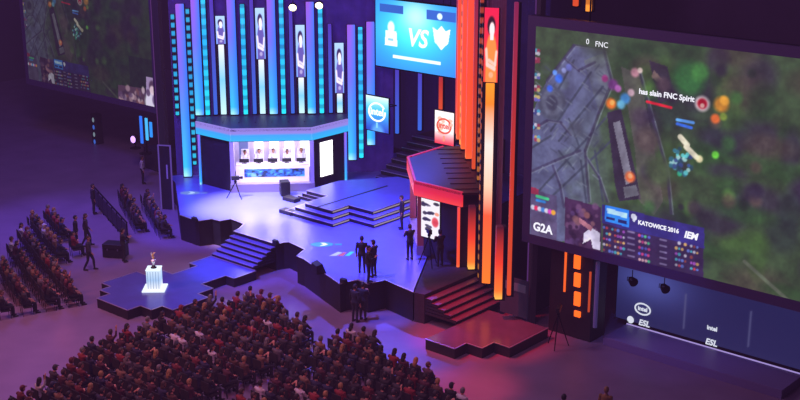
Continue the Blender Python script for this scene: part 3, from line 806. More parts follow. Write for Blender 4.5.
# ================================================================== BIG SCREENS
def big_screen(label, Y, x0, x1, z0, z1, photo):
    t = thing('big_screen',label,'screen',((x0+x1)/2,Y,z0))
    w,h = x1-x0,z1-z0; bz_ = .4
    MB().box((0,.2,h/2),(w+2*bz_-.02,.3,h+2*bz_-.02)).build('back_case',M_plast,t)
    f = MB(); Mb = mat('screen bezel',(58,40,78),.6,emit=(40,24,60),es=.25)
    f.box((0,.0,-bz_/2),(w+2*bz_,.16,bz_)); f.box((0,.0,h+bz_/2),(w+2*bz_,.16,bz_))
    f.box((-w/2-bz_/2,0,h/2),(bz_,.16,h)); f.box((w/2+bz_/2,0,h/2),(bz_,.16,h)); f.build('bezel',Mb,t)
    for sx in (-1,1): MB().tube([(sx*w*.35,.2,h+bz_),(sx*w*.35,.2,27.15-z0)],.04,6).build('hanger',M_metal,t)
    NW,NH = 430,250
    c = Cv(NW,NH,(66,78,66))
    if photo:
        def q(px,py): X_,Z_ = atY(px,py,Y); return ((X_-x0)/w*NW,(1-(Z_-z0)/h)*NH)
    else:
        qx0,qz0,qx1,qz1 = BIG
        def q(px,py): X_,Z_ = atY(px,py,BY); return ((X_-qx0)/(qx1-qx0)*NW,(1-(Z_-qz0)/(qz1-qz0))*NH)
    pl = lambda pts,col,k=1: c.poly([q(*p) for p in pts],col,k)
    ln = lambda a,b,wd,col,k=1: c.line(q(*a),q(*b),wd,col,k)
    bl = lambda a,r,col,k=1,soft=.5,asp=1: c.blob(*q(*a),r,r*asp,col,k,soft)
    # jungle and lane
    c.a[:] = (58,76,50)
    for i in range(90):
        c.blob(random.uniform(NW*.3,NW),random.uniform(0,NH),random.uniform(10,34),random.uniform(8,26),random.choice([(46,76,40),(64,92,46),(40,50,48),(74,66,56),(54,44,66),(36,58,34),(48,40,58)]),.6,.7)
    pl([(530,120),(548,80),(575,45),(605,50),(612,80),(600,110),(585,150),(590,200),(570,240),(520,240)],(96,102,128))
    pl([(585,60),(606,52),(614,82),(600,112)],(112,120,118),.6)
    c.blob(*q(590,190),26,90,(92,106,104),.6,.9)
    for i in range(40):
        x,y = random.uniform(533,600),random.uniform(60,235); bl((x,y),random.uniform(5,12),random.choice([(108,114,140),(82,88,112),(84,98,92)]),.4,.6)
    bl((553,102),19,(74,80,92),.9,.2,1.1); bl((553,102),14,(96,102,116),.95,.2,1.1); bl((553,102),8,(64,68,82),.9,.3,1.1)
    for a,b in (((540,190),(606,118)),((548,200),(612,140)),((552,130),(592,72)),((560,140),(604,86)),((528,150),(552,135)),((570,118),(580,145)),((575,60),(560,88)),((582,160),(588,206)),((596,150),(604,200)),((560,150),(575,168))): ln(a,b,1.3,(62,70,82),.85)
    for path in ([(548,80),(575,45),(605,50),(613,82),(600,112),(586,150),(590,200)],[(531,171),(556,160),(581,150)],[(554,165),(561,184),(565,206)],[(587,156),(600,176),(608,200)],[(535,128),(548,120),(562,122),(572,134)],[(566,58),(580,70),(596,62)],[(640,70),(654,120),(668,170),(672,212)]):
        for a,b in zip(path,path[1:]): ln(a,b,1.7,(58,56,76),.65); ln((a[0]+2,a[1]+1),(b[0]+2,b[1]+1),.7,(132,140,152),.55)
    for i in range(60):
        x,y = random.uniform(534,606),random.uniform(56,190); a = random.choice((-.9,.7,.6)); ln((x,y),(x+7*math.cos(a),y+7*math.sin(a)),.8,random.choice([(70,78,92),(126,134,146)]),.6)
    pl([(608,112),(622,108),(638,178),(642,198),(620,200),(616,184)],(48,42,58),.9)
    pl([(614,122),(621,120),(634,180),(627,184)],(128,128,138)); pl([(624,186),(637,184),(640,194),(626,197)],(104,106,112))
    bl((576,128),9,(80,86,94),.6); bl((600,40),22,(62,74,58),.7,.9)
    pl([(622,66),(640,74),(652,130),(664,200),(655,214),(640,200),(636,150)],(104,94,96),.5); pl([(650,60),(668,66),(676,96),(660,104)],(48,42,56),.8); pl([(655,70),(672,88),(668,92),(652,76)],(120,104,92),.8)
    for i in range(26): bl((random.uniform(645,760),random.uniform(70,225)),random.uniform(3,9),random.choice([(88,128,62),(42,40,52),(58,104,50),(30,44,32),(96,80,70)]),.6,.8)
    # coloured fighters and effects
    for (p,r,col) in (((560,78),5,(70,120,230)),((556,72),3,(120,170,255)),((551,88),4,(70,110,220)),((570,67),4,(120,130,200)),((565,70),3,(160,170,220)),
        ((614,84),6,(120,70,130)),((619,88),4,(190,120,190)),((626,98),6,(80,150,210)),((622,104),5,(120,190,220)),((632,92),4,(210,180,190)),((612,103),6,(240,130,50)),((613,102),3,(255,190,110)),
        ((636,72),5,(200,150,160)),((641,70),3,(230,210,200)),((606,78),4,(140,60,110)),((631,176),6,(240,120,60)),((631,175),3,(255,190,140)),
        ((722,104),8,(190,130,50)),((725,100),5,(230,170,70)),((716,118),5,(230,120,60)),((724,116),4,(120,140,60)),((716,154),4,(110,200,70)),
        ((672,92),12,(46,44,50)),((664,84),8,(70,60,64)),((690,78),18,(52,104,54)),((700,72),10,(66,120,60)),((648,140),14,(92,84,78)),((660,170),16,(72,88,60))): bl(p,r,col,.9,.6)
    for i in range(46):
        an = random.uniform(0,2*PI); r = random.uniform(0,1)**.5
        bl((683+12*r*math.cos(an),160+14*r*math.sin(an)),random.uniform(1.5,3.2),random.choice([(120,220,220),(60,120,140),(190,240,235),(60,80,130),(60,180,140),(40,70,80)]),.85)
    for a,b in (((681,136),(688,144)),((687,146),(697,156))): ln(a,b,3,(225,220,195))
    bl((700,158),4,(230,220,180),.9)
    bl((703,103),8,(235,220,220)); bl((703,103),5.5,(170,30,40)); bl((703,105),2.5,(240,190,180))
    ln((648,101),(672,107),1.4,(210,50,60)); ln((678,119),(694,122),1.6,(110,170,240)); ln((678,123),(692,127),1.6,(70,120,220))
    # left player icons
    pal = [(190,120,150),(90,170,200),(200,180,120),(150,60,80),(110,110,190),(210,210,220),(60,70,120)]
    for y0 in (48,56,72,84,94,108,122,134): c.dots(*q(533,y0),*q(541,y0+7),3,2,2.4,pal,.9)
    # lower-left read-out, sponsor box, camera picture
    pl([(532,188),(558,195),(558,241),(532,235)],(84,78,104),.9)
    pl([(532,186),(540,188),(540,194),(532,192)],(150,60,80)); ln((538,195),(549,198),1.8,(80,200,140)); ln((538,199),(546,201),1.6,(60,140,210))
    for i,col in enumerate([(220,220,235),(190,60,90),(210,210,225),(90,150,220),(230,230,240),(210,90,190),(240,170,70)]): bl((534+3.4*i,206+.9*i),3,col)
    pl([(532,215),(558,222),(558,241),(532,235)],(92,86,112))
    pl([(566,196),(602,206),(602,251),(566,242)],(66,46,72))
    for i in range(36): bl((random.uniform(568,600),random.uniform(204,244)),random.uniform(2,5),random.choice([(46,30,52),(120,90,120),(150,110,110),(36,26,44),(90,70,110)]),.7)
    pl([(585,232),(592,226),(601,232),(601,249),(594,247),(592,238),(584,242)],(225,220,240)); pl([(580,216),(594,226),(592,230),(580,221)],(170,120,130)); bl((588,214),4,(130,90,90))
    # title bar and table of results
    pl([(604,222),(704,244),(704,290),(604,268)],(50,38,68),.95)
    pl([(603,203),(705,227),(705,247),(603,222)],(52,50,112)); pl([(606,204),(630,209),(630,226),(606,220)],(60,140,235))
    pl([(608,207),(628,212),(628,217),(608,212)],(190,230,255)); pl([(607,215),(616,217),(616,220),(607,218)],(30,40,90)); pl([(619,218),(628,220),(628,223),(619,221)],(30,40,90))
    pl([(632.5,213),(635,212.5),(637.5,215),(638,217),(635,221),(632,216)],(235,240,255))
    pal = [(220,90,90),(240,200,120),(120,150,230),(230,230,240),(190,110,210),(90,200,210),(150,80,60)]
    for r in range(5):
        for i in range(8):
            for (bx,by,sp) in ((605,226,2.8),(677,241,3.0)): 
                if random.random()<.8: bl((bx+sp*i,by+.24*sp*i+5.6*r),random.uniform(1.3,2.0),random.choice(pal),.75)
        for i in range(4): bl((640+3*i+random.random(),234+.7*i+6*r),1.7,random.choice([(90,200,140),(220,90,140),(230,190,190),(110,120,220)]),.8)
        for bx,by in ((629,230),(661,238)): ln((bx,by+6*r),(bx+6,by+1.4+6*r),1.0,(150,140,175),.8)
    # far corner chart beyond the table
    c.rect(NW*.83,NH*.62,NW-1,NH-1,(40,54,46)); ln((745,260),(790,300),2,(90,100,80))
    c.noise(.16,9); c.noise(.07,3)
    if not photo:
        c.a *= .55
        def q2(px,py): X_,Z_ = atY(px,py,Y); return ((X_-x0)/w*NW,(1-(Z_-z0)/h)*NH)
        c.poly([q2(119,84),q2(146,88),q2(146,110),q2(119,104)],(70,50,66))
        for i in range(50): c.blob(*q2(random.uniform(120,146),random.uniform(87,107)),random.uniform(3,8),random.uniform(3,8),random.choice([(110,70,70),(46,34,52),(160,130,140),(80,60,90),(210,190,200)]),.7,.5)
        c.poly([q2(147,76),q2(159,78.5),q2(159,113),q2(147,110)],(150,130,170))
        for a,b_,rr,col in ((153,86,10,(60,40,60)),(153,90,8,(235,210,220)),(151,102,16,(225,220,240)),(156,100,9,(90,70,110)),(149,92,6,(80,60,90)),(157,82,7,(190,170,210))): c.blob(*q2(a,b_),rr,rr*1.2,col,.85,.4)
    else: g_ = c.a.mean(-1,keepdims=True); c.a = np.clip(g_+(c.a-g_)*1.25,0,255)*.93+np.array((6,3,10))
    c.build('display',w,h,screen_mat('game picture',.95),t,(0,-.085,0))
    if photo:
        L = glow('screen letters',(240,240,250),1.1)
        def put(s,px,py,size,**k):
            X_,Z_ = atY(px,py,Y); text('lettering',s,size,(X_-(x0+x1)/2,-.1,Z_-z0),FACE,L,t,extrude=.002,**k)
        put('G2A',544,228,.5,offset=.016); put('KATOWICE 2016',659.5,226.3,.235,offset=.009); put('IEM',692,235.3,.36,offset=.016,shear=.2)
        put('has slain FNC Spirit',667.5,95,.29,offset=.008); put('FNC',603,44.5,.3); put('0',589,41.5,.3)
    return t
BY = 8.5
BIG = (14.42,4.28,29.8,12.95)
big_screen('giant game screen showing a grey stone lane and green jungle map',BY,BIG[0],BIG[2],BIG[1],BIG[3],True)
BL = atY(160,114,14.0)
big_screen('far giant screen hanging at the left wing, farther from the camera',14.0,BL[0]-13.8,BL[0]-.4,BL[1]+.4,BL[1]+8.0,False)

for px,py,kind,lab in ((575.5,7,'slim','thin red strip above the giant game screen'),(588.5,12,'tube','beaded amber tube above the giant game screen')):
    x,z = atY(px,py,10.2); column(RED,kind,(x,10.2,z),0,4.0,lab,27.15)
# masking panels, legs under the big screens
def mask_panel(label,p,q,z1):
    L = math.hypot(q[0]-p[0],q[1]-p[1]); a = math.atan2(q[1]-p[1],q[0]-p[0])
    t = thing('masking_panel',label,'panel',(p[0],p[1],0),a)
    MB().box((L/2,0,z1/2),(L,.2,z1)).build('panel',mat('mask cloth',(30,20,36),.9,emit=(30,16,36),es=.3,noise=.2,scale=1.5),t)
    MB().box((.06,-.12,z1/2),(.06,.05,z1)).build('edge_strip',glow('edge purple',(110,60,140),.45),t)
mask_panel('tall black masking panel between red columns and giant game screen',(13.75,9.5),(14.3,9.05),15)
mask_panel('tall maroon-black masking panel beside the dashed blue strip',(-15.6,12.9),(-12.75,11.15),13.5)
x0,_ = atY(542,300,9.6)
t = thing('screen_tower','black support tower with glowing orange lamp blocks below the giant screen','tower',(16.2,9.5,0))
MB().box((0,0,1.9),(2.1,1.1,3.8),bev=.03).build('tower_case',M_dark,t)
Mo = glow('orange lamp',(255,100,20),1.5); Mo2 = glow('orange tube',(255,100,30),1.0)
def ty_(px,py): X_,Z_ = atY(px,py,8.9); return (X_-16.2,Z_)
for (a,b) in ((255,269),(273,287),(292,306),(311,317)):
    xx,z1 = ty_(577.5,a); _,z0 = ty_(577.5,b)
    MB().box((xx,-.6,(z0+z1)/2),(.3,.1,z1-z0),bev=.03).build('lamp_block',Mo,t)
xx,z1 = ty_(566,251); _,z0 = ty_(566,292); MB().tube([(xx,-.6,z0),(xx,-.6,z1)],.05,8).build('lamp_tube',Mo2,t)
xx,z1 = ty_(590.5,272); _,z0 = ty_(589,312); MB().tube([(xx,-.6,z0),(xx,-.6,z1)],.045,8).build('lamp_tube',glow('orange tube dim',(220,80,30),.7),t)
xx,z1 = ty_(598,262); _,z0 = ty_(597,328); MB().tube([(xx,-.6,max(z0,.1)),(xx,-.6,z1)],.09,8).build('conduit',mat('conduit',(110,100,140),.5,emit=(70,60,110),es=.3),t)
# sponsor wall beneath the screen
Yb = 11.2
xa,za = atY(617,292,Yb); xb2,zb2 = atY(617,337,Yb)
wbw = 8.5
t = thing('sponsor_wall','dark blue sponsor wall with white logos below the giant screen','banner',(xa+wbw/2,Yb,.42))
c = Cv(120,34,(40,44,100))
kx = np.exp(-((c.X-22)/26)**2-((c.Y-6)/14)**2)[...,None]; c.a = c.a*(1-kx)+np.array((90,100,190))*kx  # bright pool from the wash lamp painted into the wall face
for q in range(3): c.line((45+40*q,8),(45+40*q,28),.6,(110,110,160),.7)
c.build('lit_printed_face',wbw,2.4,screen_mat('lit wall print',.6),t)
MB().box((0,.1,1.2),(wbw+.1,.14,2.5)).build('backing',M_dark,t)
Lw = glow('wall logo',(225,230,245),.9)
xi,zi = atY(643,309,Yb); xi -= xa+wbw/2; zi -= .42
n = 28; MB().tube([(xi+.36*math.cos(2*PI*k/n),-.03,zi+.24*math.sin(2*PI*k/n)) for k in range(n+1)],.035,6).build('logo_ring',Lw,t)
text('lettering','intel',.26,(xi,-.03,zi),FACE,Lw,t,offset=.008)
text('lettering','ESL',.36,(xi+.1,-.03,zi-.62),FACE,Lw,t,shear=.2,offset=.01)
MB().lathe([(.01,0),(.16,.0),(.16,.02)],16).build('logo_disc',Lw,t,loc=(xi-.55,-.02,zi-.62)).rotation_euler = (PI/2,0,0)
text('lettering','intel',.26,(xi+3.2,-.03,zi),FACE,Lw,t,offset=.008); text('lettering','ESL',.36,(xi+3.2,-.03,zi-.62),FACE,Lw,t,shear=.2,offset=.01)
MB().box((-wbw/2+.6,.1,-.21),(.1,.5,.42)).build('foot',M_metal,t); MB().box((wbw/2-.6,.1,-.21),(.1,.5,.42)).build('foot',M_metal,t)
t = thing('presenter_riser','low pale-edged riser in front of the dark blue sponsor wall','platform',(xa+wbw/2,Yb-1.15,0))
MB().box((.35,0,.18),(wbw-.7,1.9,.36),bev=.01).build('deck',mat('riser deck',(110,100,150),.4),t); MB().box((.35,.9,.375),(wbw-.7,.06,.03)).build('light_line',glow('riser line',(170,150,220),.9),t)
# wash lamps hanging from the screen's lower edge
def lamp(label,loc,aim,name='wash_lamp',r=.16,face=None,drop=.5):
    t = thing(name,label,'stage lamp',loc,0,'stage lamps')
    MB().tube([(0,0,drop),(0,0,.12)],.02,6).build('hanger',M_metal,t)
    b = MB(); 
    for sx in (-1,1): b.tube([(0,0,.14),(sx*(r+.04),0,.1),(sx*(r+.04),0,-.06)],.016,6)
    b.build('yoke',M_metal,t)
    d = (Vector(aim)-Vector(loc)).normalized(); q = Vector((0,0,-1)).rotation_difference(d)
    h_ = MB().lathe([(r*.6,.16),(r*.75,.1),(r,-.16),(r*1.05,-.18)],14).build('housing',M_metal,t,True); h_.rotation_mode = 'QUATERNION'; h_.rotation_quaternion = q
    l_ = MB().lathe([(.01,-.185),(r*.92,-.185),(r*.92,-.19),(.01,-.19)],14).build('lens',face or glow('lens dim',(120,120,180),.6),t); l_.rotation_mode = 'QUATERNION'; l_.rotation_quaternion = q
for k,px in enumerate((632,664)):
    xx,zz = atY(px,283+k*7,8.9)
    lamp(['black wash lamp under the giant screen nearer the orange lamp blocks','black wash lamp under the giant screen above the sponsor wall'][k],(xx,8.9,zz+.1),(xx,11,1.5),r=.18,drop=3.85-zz-.1 if False else .45)
# framed backstage panel right of the red columns
xa3,za3 = atY(505,268,9.2); xb3,zb3 = atY(531,300,9.2)
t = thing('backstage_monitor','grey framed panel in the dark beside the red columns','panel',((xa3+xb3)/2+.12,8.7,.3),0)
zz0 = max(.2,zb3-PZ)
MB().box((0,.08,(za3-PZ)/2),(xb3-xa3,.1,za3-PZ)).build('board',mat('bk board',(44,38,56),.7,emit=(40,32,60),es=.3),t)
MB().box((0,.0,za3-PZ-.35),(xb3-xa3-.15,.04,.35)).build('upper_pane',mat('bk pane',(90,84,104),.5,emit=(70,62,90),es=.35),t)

# ================================================================== STAGE CREW, CAMERAS AND SMALL THINGS
def face_to(x,y,tx_,ty2): return math.atan2(ty2-y,tx_-x)-PI/2
def at(px,py,z=S): x,y = P(px,py,z); return (x,y,z)
crew = [
 (362,273,S,'std_a','short','dark',(24,22,30),.6,'tall person in black standing apart at the front of the blue stage'),
 (368.5,283,S,'std_b','short','black',(26,24,30),-1.0,'person in black with raised forearms at the stage front edge'),
 (374,277,S,'std_b','cap','black',(36,34,60),1.6,'person in dark clothes and cap beside the stage front pair'),
 (410,260,S,'std_b','short','brown',(40,36,40),1.2,'person in charcoal standing by the red-trimmed booth'),
 (402,229,S,'std_a','short','dark',(30,28,40),2.4,'person in dark clothes standing beside the blue platform near the red canopy'),
 (440,266,S,'std_b','short','black',(20,20,24),1.2,'person in black in front of the white logo window of the red booth'),
 (77,248,0,'std_a','short','dark',(28,26,34),-.6,'person in black standing in the far aisle, partner close behind'),
 (87,246,0,'std_c','long','brown',(60,44,60),-.6,'long-haired person in dull purple in the far aisle beside another'),
 (90,270,0,'std_c','short','brown',(52,46,60),-.9,'person in grey walking alone across the open floor left of the podium'),
 (94,214,0,'std_a','short','dark',(28,24,36),-.5,'person in black at the far end of the crowd rail'),
 (124,262,0,'std_b','short','dark',(26,24,30),-.4,'person in black standing beside the black equipment case'),
 (143,184,0,'std_a','short','brown',(190,190,220),-.6,'person in a white shirt standing on the dark stage wing'),
 (355,322,0,'std_a','short','dark',(22,20,28),0,'security guard in black standing on the floor below the stage front, arms down'),
 (363,320,0,'std_b','short','black',(24,22,34),.3,'second guard in black below the stage front, forearms raised'),
 (562,440,0,'std_c','short','dark',(24,22,30),.4,'person in black walking on the dim floor below the orange lamp tower'),
 (604,432,0,'std_a','short','blond',(150,110,60),.2,'blond person in a tan top on the dim floor by the sponsor wall riser'),
]
for px,py,z,pose,st,hn,col,rz,lab in crew: x,y,z = at(px,py,z); person(pose,st,HC[hn],col,(x,y,z+.004),rz,lab)
def tripod(label,loc,rz,cam=True,h=1.45):
    t = thing('camera_tripod',label,'camera',loc,rz)
    for k in range(3):
        an = 2*PI*k/3+.5
        MB().tube([(0,0,h),(.25*math.cos(an),.25*math.sin(an),h*.5),(.5*math.cos(an),.5*math.sin(an),.02)],[.03,.026,.02],6).build('leg',M_metal,t)
    MB().lathe([(.08,h-.02),(.08,h+.06),(.05,h+.1)],10).build('head',M_metal,t)
    b = MB().box((0,0,h+.22),(.16,.42,.22),bev=.02).build('camera_body',M_plast,t)
    o = MB().lathe([(.06,0),(.075,.1),(.085,.2)],12).build('lens',M_metal,b,True,loc=(0,.2,h+.22)); o.rotation_euler = (-PI/2,0,0)
tripod('broadcast camera on tripod beside the white logo window of the red booth',at(429,266),1.0)
tripod('broadcast camera on tripod on the dim floor by the orange lamp tower',at(557,347,0),.4)
tripod('broadcast camera on tripod in front of the blue booth, beside the white desk',at(236,198),-.6,h=.9)
def case(label,loc,rz,s):
    t = thing('equipment_case',label,'case',(loc[0],loc[1],loc[2]+.004),rz)
    MB().box((0,0,s[2]/2),s,bev=.02).build('shell',M_plast,t)
    MB().box((0,-s[1]/2-.005,s[2]*.66),(s[0]*.96,.012,.03)).build('lid_strip',M_metal,t)
    for sx in (-1,1): MB().box((sx*s[0]*.25,-s[1]/2-.012,s[2]*.62),(.07,.02,.09)).build('latch',M_alu,t)
case('black equipment case on the floor left of the podium',at(116,256,0),.5,(1.1,.7,.7))
case('small black case on the far deck in front of the white booth desk',at(285,195),-.6,(.6,.5,.8))
def wedge(label,loc,rz,s=1.0):
    t = thing('floor_speaker',label,'speaker',loc,rz)
    MB().add([(-.32*s,-.25*s,0),(.32*s,-.25*s,0),(.32*s,.25*s,0),(-.32*s,.25*s,0),(-.32*s,-.05*s,.5*s),(.32*s,-.05*s,.5*s),(.32*s,.25*s,.42*s),(-.32*s,.25*s,.42*s)],
             [(3,2,1,0),(0,1,5,4),(4,5,6,7),(1,2,6,5),(2,3,7,6),(3,0,4,7)]).build('cabinet',M_plast,t)
    MB().add([(-.28*s,-.245*s,.05*s),(.28*s,-.245*s,.05*s),(.28*s,-.075*s,.46*s),(-.28*s,-.075*s,.46*s)],[(0,1,2,3)]).build('grille',M_metal,t)
wedge('black wedge monitor speaker on the blue stage by its diagonal front edge',at(319,272),PI-.4,.95)
wedge('small wedge speaker at the notched corner nearest the stage crew',at(344,283),PI,.45)
wedge('small wedge speaker beside the top of the stage stairs',at(276,244),PI,.45)
wedge('small wedge speaker at the far notched end of the stage front',at(195,221),PI,.45)
# team logos projected on the stage floor, their light modelled as thin glowing patches
def gobo_mark(label,loc,rz,cols,shape):
    t = thing('gobo_projection',label,'projection',(loc[0],loc[1],S+.004),rz)
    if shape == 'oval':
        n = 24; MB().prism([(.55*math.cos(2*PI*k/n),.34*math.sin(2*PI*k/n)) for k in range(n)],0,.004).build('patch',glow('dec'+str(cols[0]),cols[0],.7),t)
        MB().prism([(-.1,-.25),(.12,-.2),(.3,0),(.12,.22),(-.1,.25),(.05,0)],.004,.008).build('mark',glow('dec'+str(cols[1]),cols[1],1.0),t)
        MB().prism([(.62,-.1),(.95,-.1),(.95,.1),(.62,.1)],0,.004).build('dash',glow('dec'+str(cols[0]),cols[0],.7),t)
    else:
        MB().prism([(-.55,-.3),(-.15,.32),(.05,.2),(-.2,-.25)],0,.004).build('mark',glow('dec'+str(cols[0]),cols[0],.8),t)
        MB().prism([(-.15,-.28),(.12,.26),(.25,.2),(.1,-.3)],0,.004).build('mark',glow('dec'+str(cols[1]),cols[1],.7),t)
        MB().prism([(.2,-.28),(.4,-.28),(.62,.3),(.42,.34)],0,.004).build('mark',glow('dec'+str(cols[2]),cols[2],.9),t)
gobo_mark('white and cyan oval mark of projected light on the blue stage floor',at(322,244.5),AZ,[(60,190,255),(240,250,255)],'oval')
gobo_mark('red white and cyan slanted mark of projected light on the blue stage floor',at(341,254),AZ,[(210,220,245),(225,110,110),(60,220,255)],'vee')
gobo_mark('pale mark of projected light on the far blue deck in front of the blue columns',at(190,193),AZ,[(120,150,240),(170,200,255)],'oval')
# crowd rail at the far left
p,q = P(95,205,0),P(128,243,0)
L = math.hypot(q[0]-p[0],q[1]-p[1]); a = math.atan2(q[1]-p[1],q[0]-p[0])
t = thing('crowd_rail','long dark crowd rail running beside the far left walkway','rail',(p[0],p[1],0),a)
MB().tube([(0,0,1.1),(L,0,1.1)],.045,8).build('top_rail',M_metal,t)
MB().box((L/2,0,.55),(L,.05,.8)).build('infill_panel',M_side,t)
for k in range(8): MB().tube([(L*k/7,0,0),(L*k/7,0,1.1)],.035,8).build('post',M_metal,t)
# lamps and boxes on the far left wing
Yl = 13.2
t = thing('led_cluster','cluster of blue glowing LED bars on the far left wing','light',(atY(145,142,Yl)[0],Yl,S))
zc = atY(145,142,Yl)[1]
MB().tube([(0,.1,0),(0,.1,zc+1.6-S)],.06,8).build('stand',M_metal,t); MB().lathe([(.4,0),(.4,.04),(.1,.06)],14).build('foot',M_metal,t)
for k,(px,a_,b_) in enumerate([(140.5,116,143),(146,118,140),(150.5,122,137)]):
    xx,z1 = atY(px,a_,Yl); _,z0 = atY(px,b_,Yl)
    MB().box((xx-atY(145,142,Yl)[0],0,(z0+z1)/2-S),(.2,.1,z1-z0),bev=.03).build('led_bar',glow('led bar%d'%k,[(40,120,255),(70,190,255),(40,150,255)][k],1.0),t)
xx,zz = atY(136,139,Yl+.4)
t = thing('moving_lamp','violet glowing stage lamp on a black stand beside the LED bars','stage lamp',(xx-.1,Yl+.4,S))
MB().tube([(0,0,0),(0,0,zz-S)],.05,8).build('stand',M_metal,t); MB().lathe([(.35,0),(.35,.04),(.1,.06)],14).build('foot',M_metal,t)
MB().ell((0,0,zz-S),(.26,.26,.3)).build('lamp_head',M_metal,t,True); MB().ell((.06,-.2,zz-S),(.2,.12,.22)).build('lens',glow('violet lens',(200,150,255),2.0),t,True)
xx,z1 = atY(164,146,9.4)
t = thing('lit_frame','thin violet outlined frame standing by the maroon-black masking panel','frame',(xx,9.4,0),.5)
hh = z1
b = MB(); b.box((-.35,0,hh/2),(.06,.08,hh)); b.box((.35,0,hh/2),(.06,.08,hh)); b.box((0,0,hh+.03),(.76,.08,.06)); b.build('outline',glow('frame violet',(110,80,190),.55),t)
MB().box((0,.04,hh/2),(.64,.03,hh)).build('pane',M_curtain,t); MB().box((.1,-.01,hh*.6),(.07,.04,.8)).build('strip',glow('frame strip',(110,80,210),.7),t)
xx,zz = atY(97,128,16.0)
t = thing('dot_tower','black lamp tower with a few blue glowing dots at the far left','light',(xx,16.0,0))
MB().box((0,0,(zz+1)/2),(.6,.5,zz+1),bev=.03).build('case',M_dark,t)
for k in range(4): MB().ell((0,-.27,zz-.9+.5*k),(.1,.04,.16)).build('lamp',glow('tower dot%d'%(k%2),[(60,110,220),(130,150,160)][k%2],.7),t,True)
# truss with lamps over the blue columns
def truss(label,p,q,z):
    L = math.hypot(q[0]-p[0],q[1]-p[1]); a = math.atan2(q[1]-p[1],q[0]-p[0])
    t = thing('lighting_truss',label,'truss',(p[0],p[1],z),a)
    for dy,dz in ((-.2,0),(.2,0),(-.2,.4),(.2,.4)): MB().tube([(0,dy,dz),(L,dy,dz)],.03,6).build('chord',M_alu,t)
    n = int(L/.6); b = MB()
    for i in range(n):
        x0_,x1_ = L*i/n,L*(i+1)/n
        for dy in (-.2,.2): b.tube([(x0_,dy,0 if i%2 else .4),(x1_,dy,.4 if i%2 else 0)],.014,5)
    b.build('lacing',M_alu,t)
    for u in (.1,.9): MB().tube([(L*u,0,.4),(L*u,0,27.15-z)],.02,6).build('hoist_chain',M_metal,t)
warm = glow('warm lens',(255,235,190),5.0)
for k,(px,py,ax) in enumerate([(293,6,0),(319.5,4,0)]):
    x,y,z = onl(px,py,-1,1,21.2)
    lamp(['bright warm spotlight over the blue columns above the thin strip','bright warm spotlight over the blue columns nearer the versus screen'][k],(x,y,z),(12,-8,0),'spotlight',.22,warm,1.2)
x,y,z = onl(306,5,-1,1,21.2)
truss('aluminium lighting truss hanging over the blue columns',(x-5.2,y-5.2),(x+3.4,y+3.4),z+1.2)
for k,(px,py) in enumerate([(333,17),(341,22),(346,18)]):
    x,z = atY(px,py,23.6)
    lamp(['tiny white lamp on the back drape, first of three from the blue columns','tiny white lamp on the back drape, lowest of three','tiny white lamp on the back drape, nearest the versus screen'][k],(x,23.6,z),(x,0,2),'spotlight',.1,glow('tiny white',(200,210,255),2.0),2.5)

# ================================================================== LIGHTS
def spot(loc, aim, col, e, ang=40, blend=.6, size=.3):
    l = bpy.data.lights.new('stage_spot','SPOT'); l.energy = e; l.color = lin(col); l.spot_size = math.radians(ang); l.spot_blend = blend; l.shadow_soft_size = size
    o = bpy.data.objects.new('stage_spot',l); C.objects.link(o); o.location = loc
    o.rotation_mode = 'QUATERNION'; o.rotation_quaternion = Vector((0,0,-1)).rotation_difference((Vector(aim)-Vector(loc)).normalized()); return o
def point(loc,col,e,size=1.0):
    l = bpy.data.lights.new('unseen_point','POINT'); l.energy = e; l.color = lin(col); l.shadow_soft_size = size
    o = bpy.data.objects.new('unseen_point',l); C.objects.link(o); o.location = loc; return o
BLU = (70,70,255)
spot((2,2,16),(5.0,9.2,S),(75,75,255),27000,34,.5)
spot((-4,20,17),(3.5,8,S),(80,80,255),21000,40,.5)
spot((-8,0,16),(-6.5,9.2,S),BLU,12000,34,.5)
spot((0,8,16),(0,13.5,2),BLU,9000,40,.6)
spot((-6,4,15),(-4.2,10.0,S),(225,205,255),62000,30,1.0)  # added spot: white pool in place of the booth's reflection on the deck
spot((2,-6,16),(0,4.9,.8),(80,85,255),26000,17,.7)
spot((tx+6,ty-9,9),(tx,ty,PZ+1.8),(255,240,225),2600,8,.6)  # added narrow spot to brighten the trophy
spot((6,0,17),P(385,320,0)+(0,),(90,95,255),26000,9,.9)
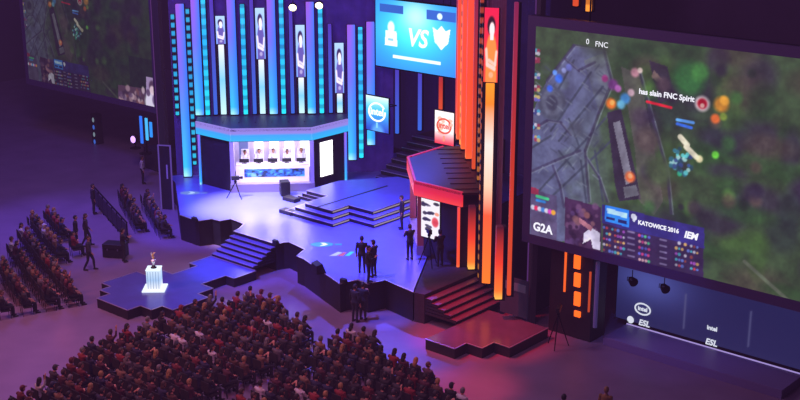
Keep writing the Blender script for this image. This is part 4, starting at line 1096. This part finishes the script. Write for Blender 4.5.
spot((0,-6,17),P(268,308,0)+(0,),(60,60,255),14000,11,.9)
spot((9,2,16),(13.3,6.5,PZ),(255,40,60),17000,24,.8)
spot((14,-2,14),P(470,385,0)+(0,),(255,60,90),9000,18,.9)
spot((20,4,8),(20,11.2,1.2),(110,120,255),700,60,.9)
spot((-6,-18,18),(3,-3,0),(255,140,130),10000,60,.9,1.0)
spot((24,-14,18),(10,-2,0),(230,130,170),8000,50,.9,1.0)
spot((-14,0,18),(-12,4,0),(120,90,255),12000,50,.9,1.0)
point((0,-4,23),(200,150,195),13000,3); point((18,-14,22),(190,130,180),6500,3); point((-20,6,20),(110,80,220),6000,3)  # added high fill points for general ambient light, no fixtures
for (lx,ly,lz),rz,K in BOOTHS:
    for u in (-1.4,0,1.4):
        q = Matrix.Rotation(rz,3,'Z')@Vector((u,.2,2.55))
        point((lx+q.x,ly+q.y,lz+q.z),(235,220,255) if K is BLUE else (255,200,190),170 if K is BLUE else 40,.45)  # added points under the canopy to brighten booth and deck
px_,py_ = P(57,283,1.2); point((px_-.2,py_+.3,1.9),(255,110,140),16,.1)
w = bpy.data.worlds.new('hall'); bpy.context.scene.world = w; w.use_nodes = True
w.node_tree.nodes['Background'].inputs['Color'].default_value = (.010,.007,.02,1)
# thin stage haze put in as self-glow, not scattered light; it gathers with distance
hz = w.node_tree.nodes.new('ShaderNodeEmission'); hz.inputs['Color'].default_value = (.72,.27,.95,1); hz.inputs['Strength'].default_value = .00028
w.node_tree.links.new(hz.outputs[0], w.node_tree.nodes['World Output'].inputs['Volume'])

# ================================================================== CAMERA
cd = bpy.data.cameras.new('camera'); cam = bpy.data.objects.new('camera',cd); C.objects.link(cam)
cd.sensor_width = 36; cd.lens = F/800*36; cd.clip_end = 400
cam.location = CAM; cam.rotation_euler = (PI/2-TH,0,AZ)
sc = bpy.context.scene; sc.camera = cam
sc.view_settings.view_transform = 'Standard'; sc.view_settings.look = 'None'
sc.cycles.max_bounces = 5; sc.cycles.sample_clamp_indirect = 3.0
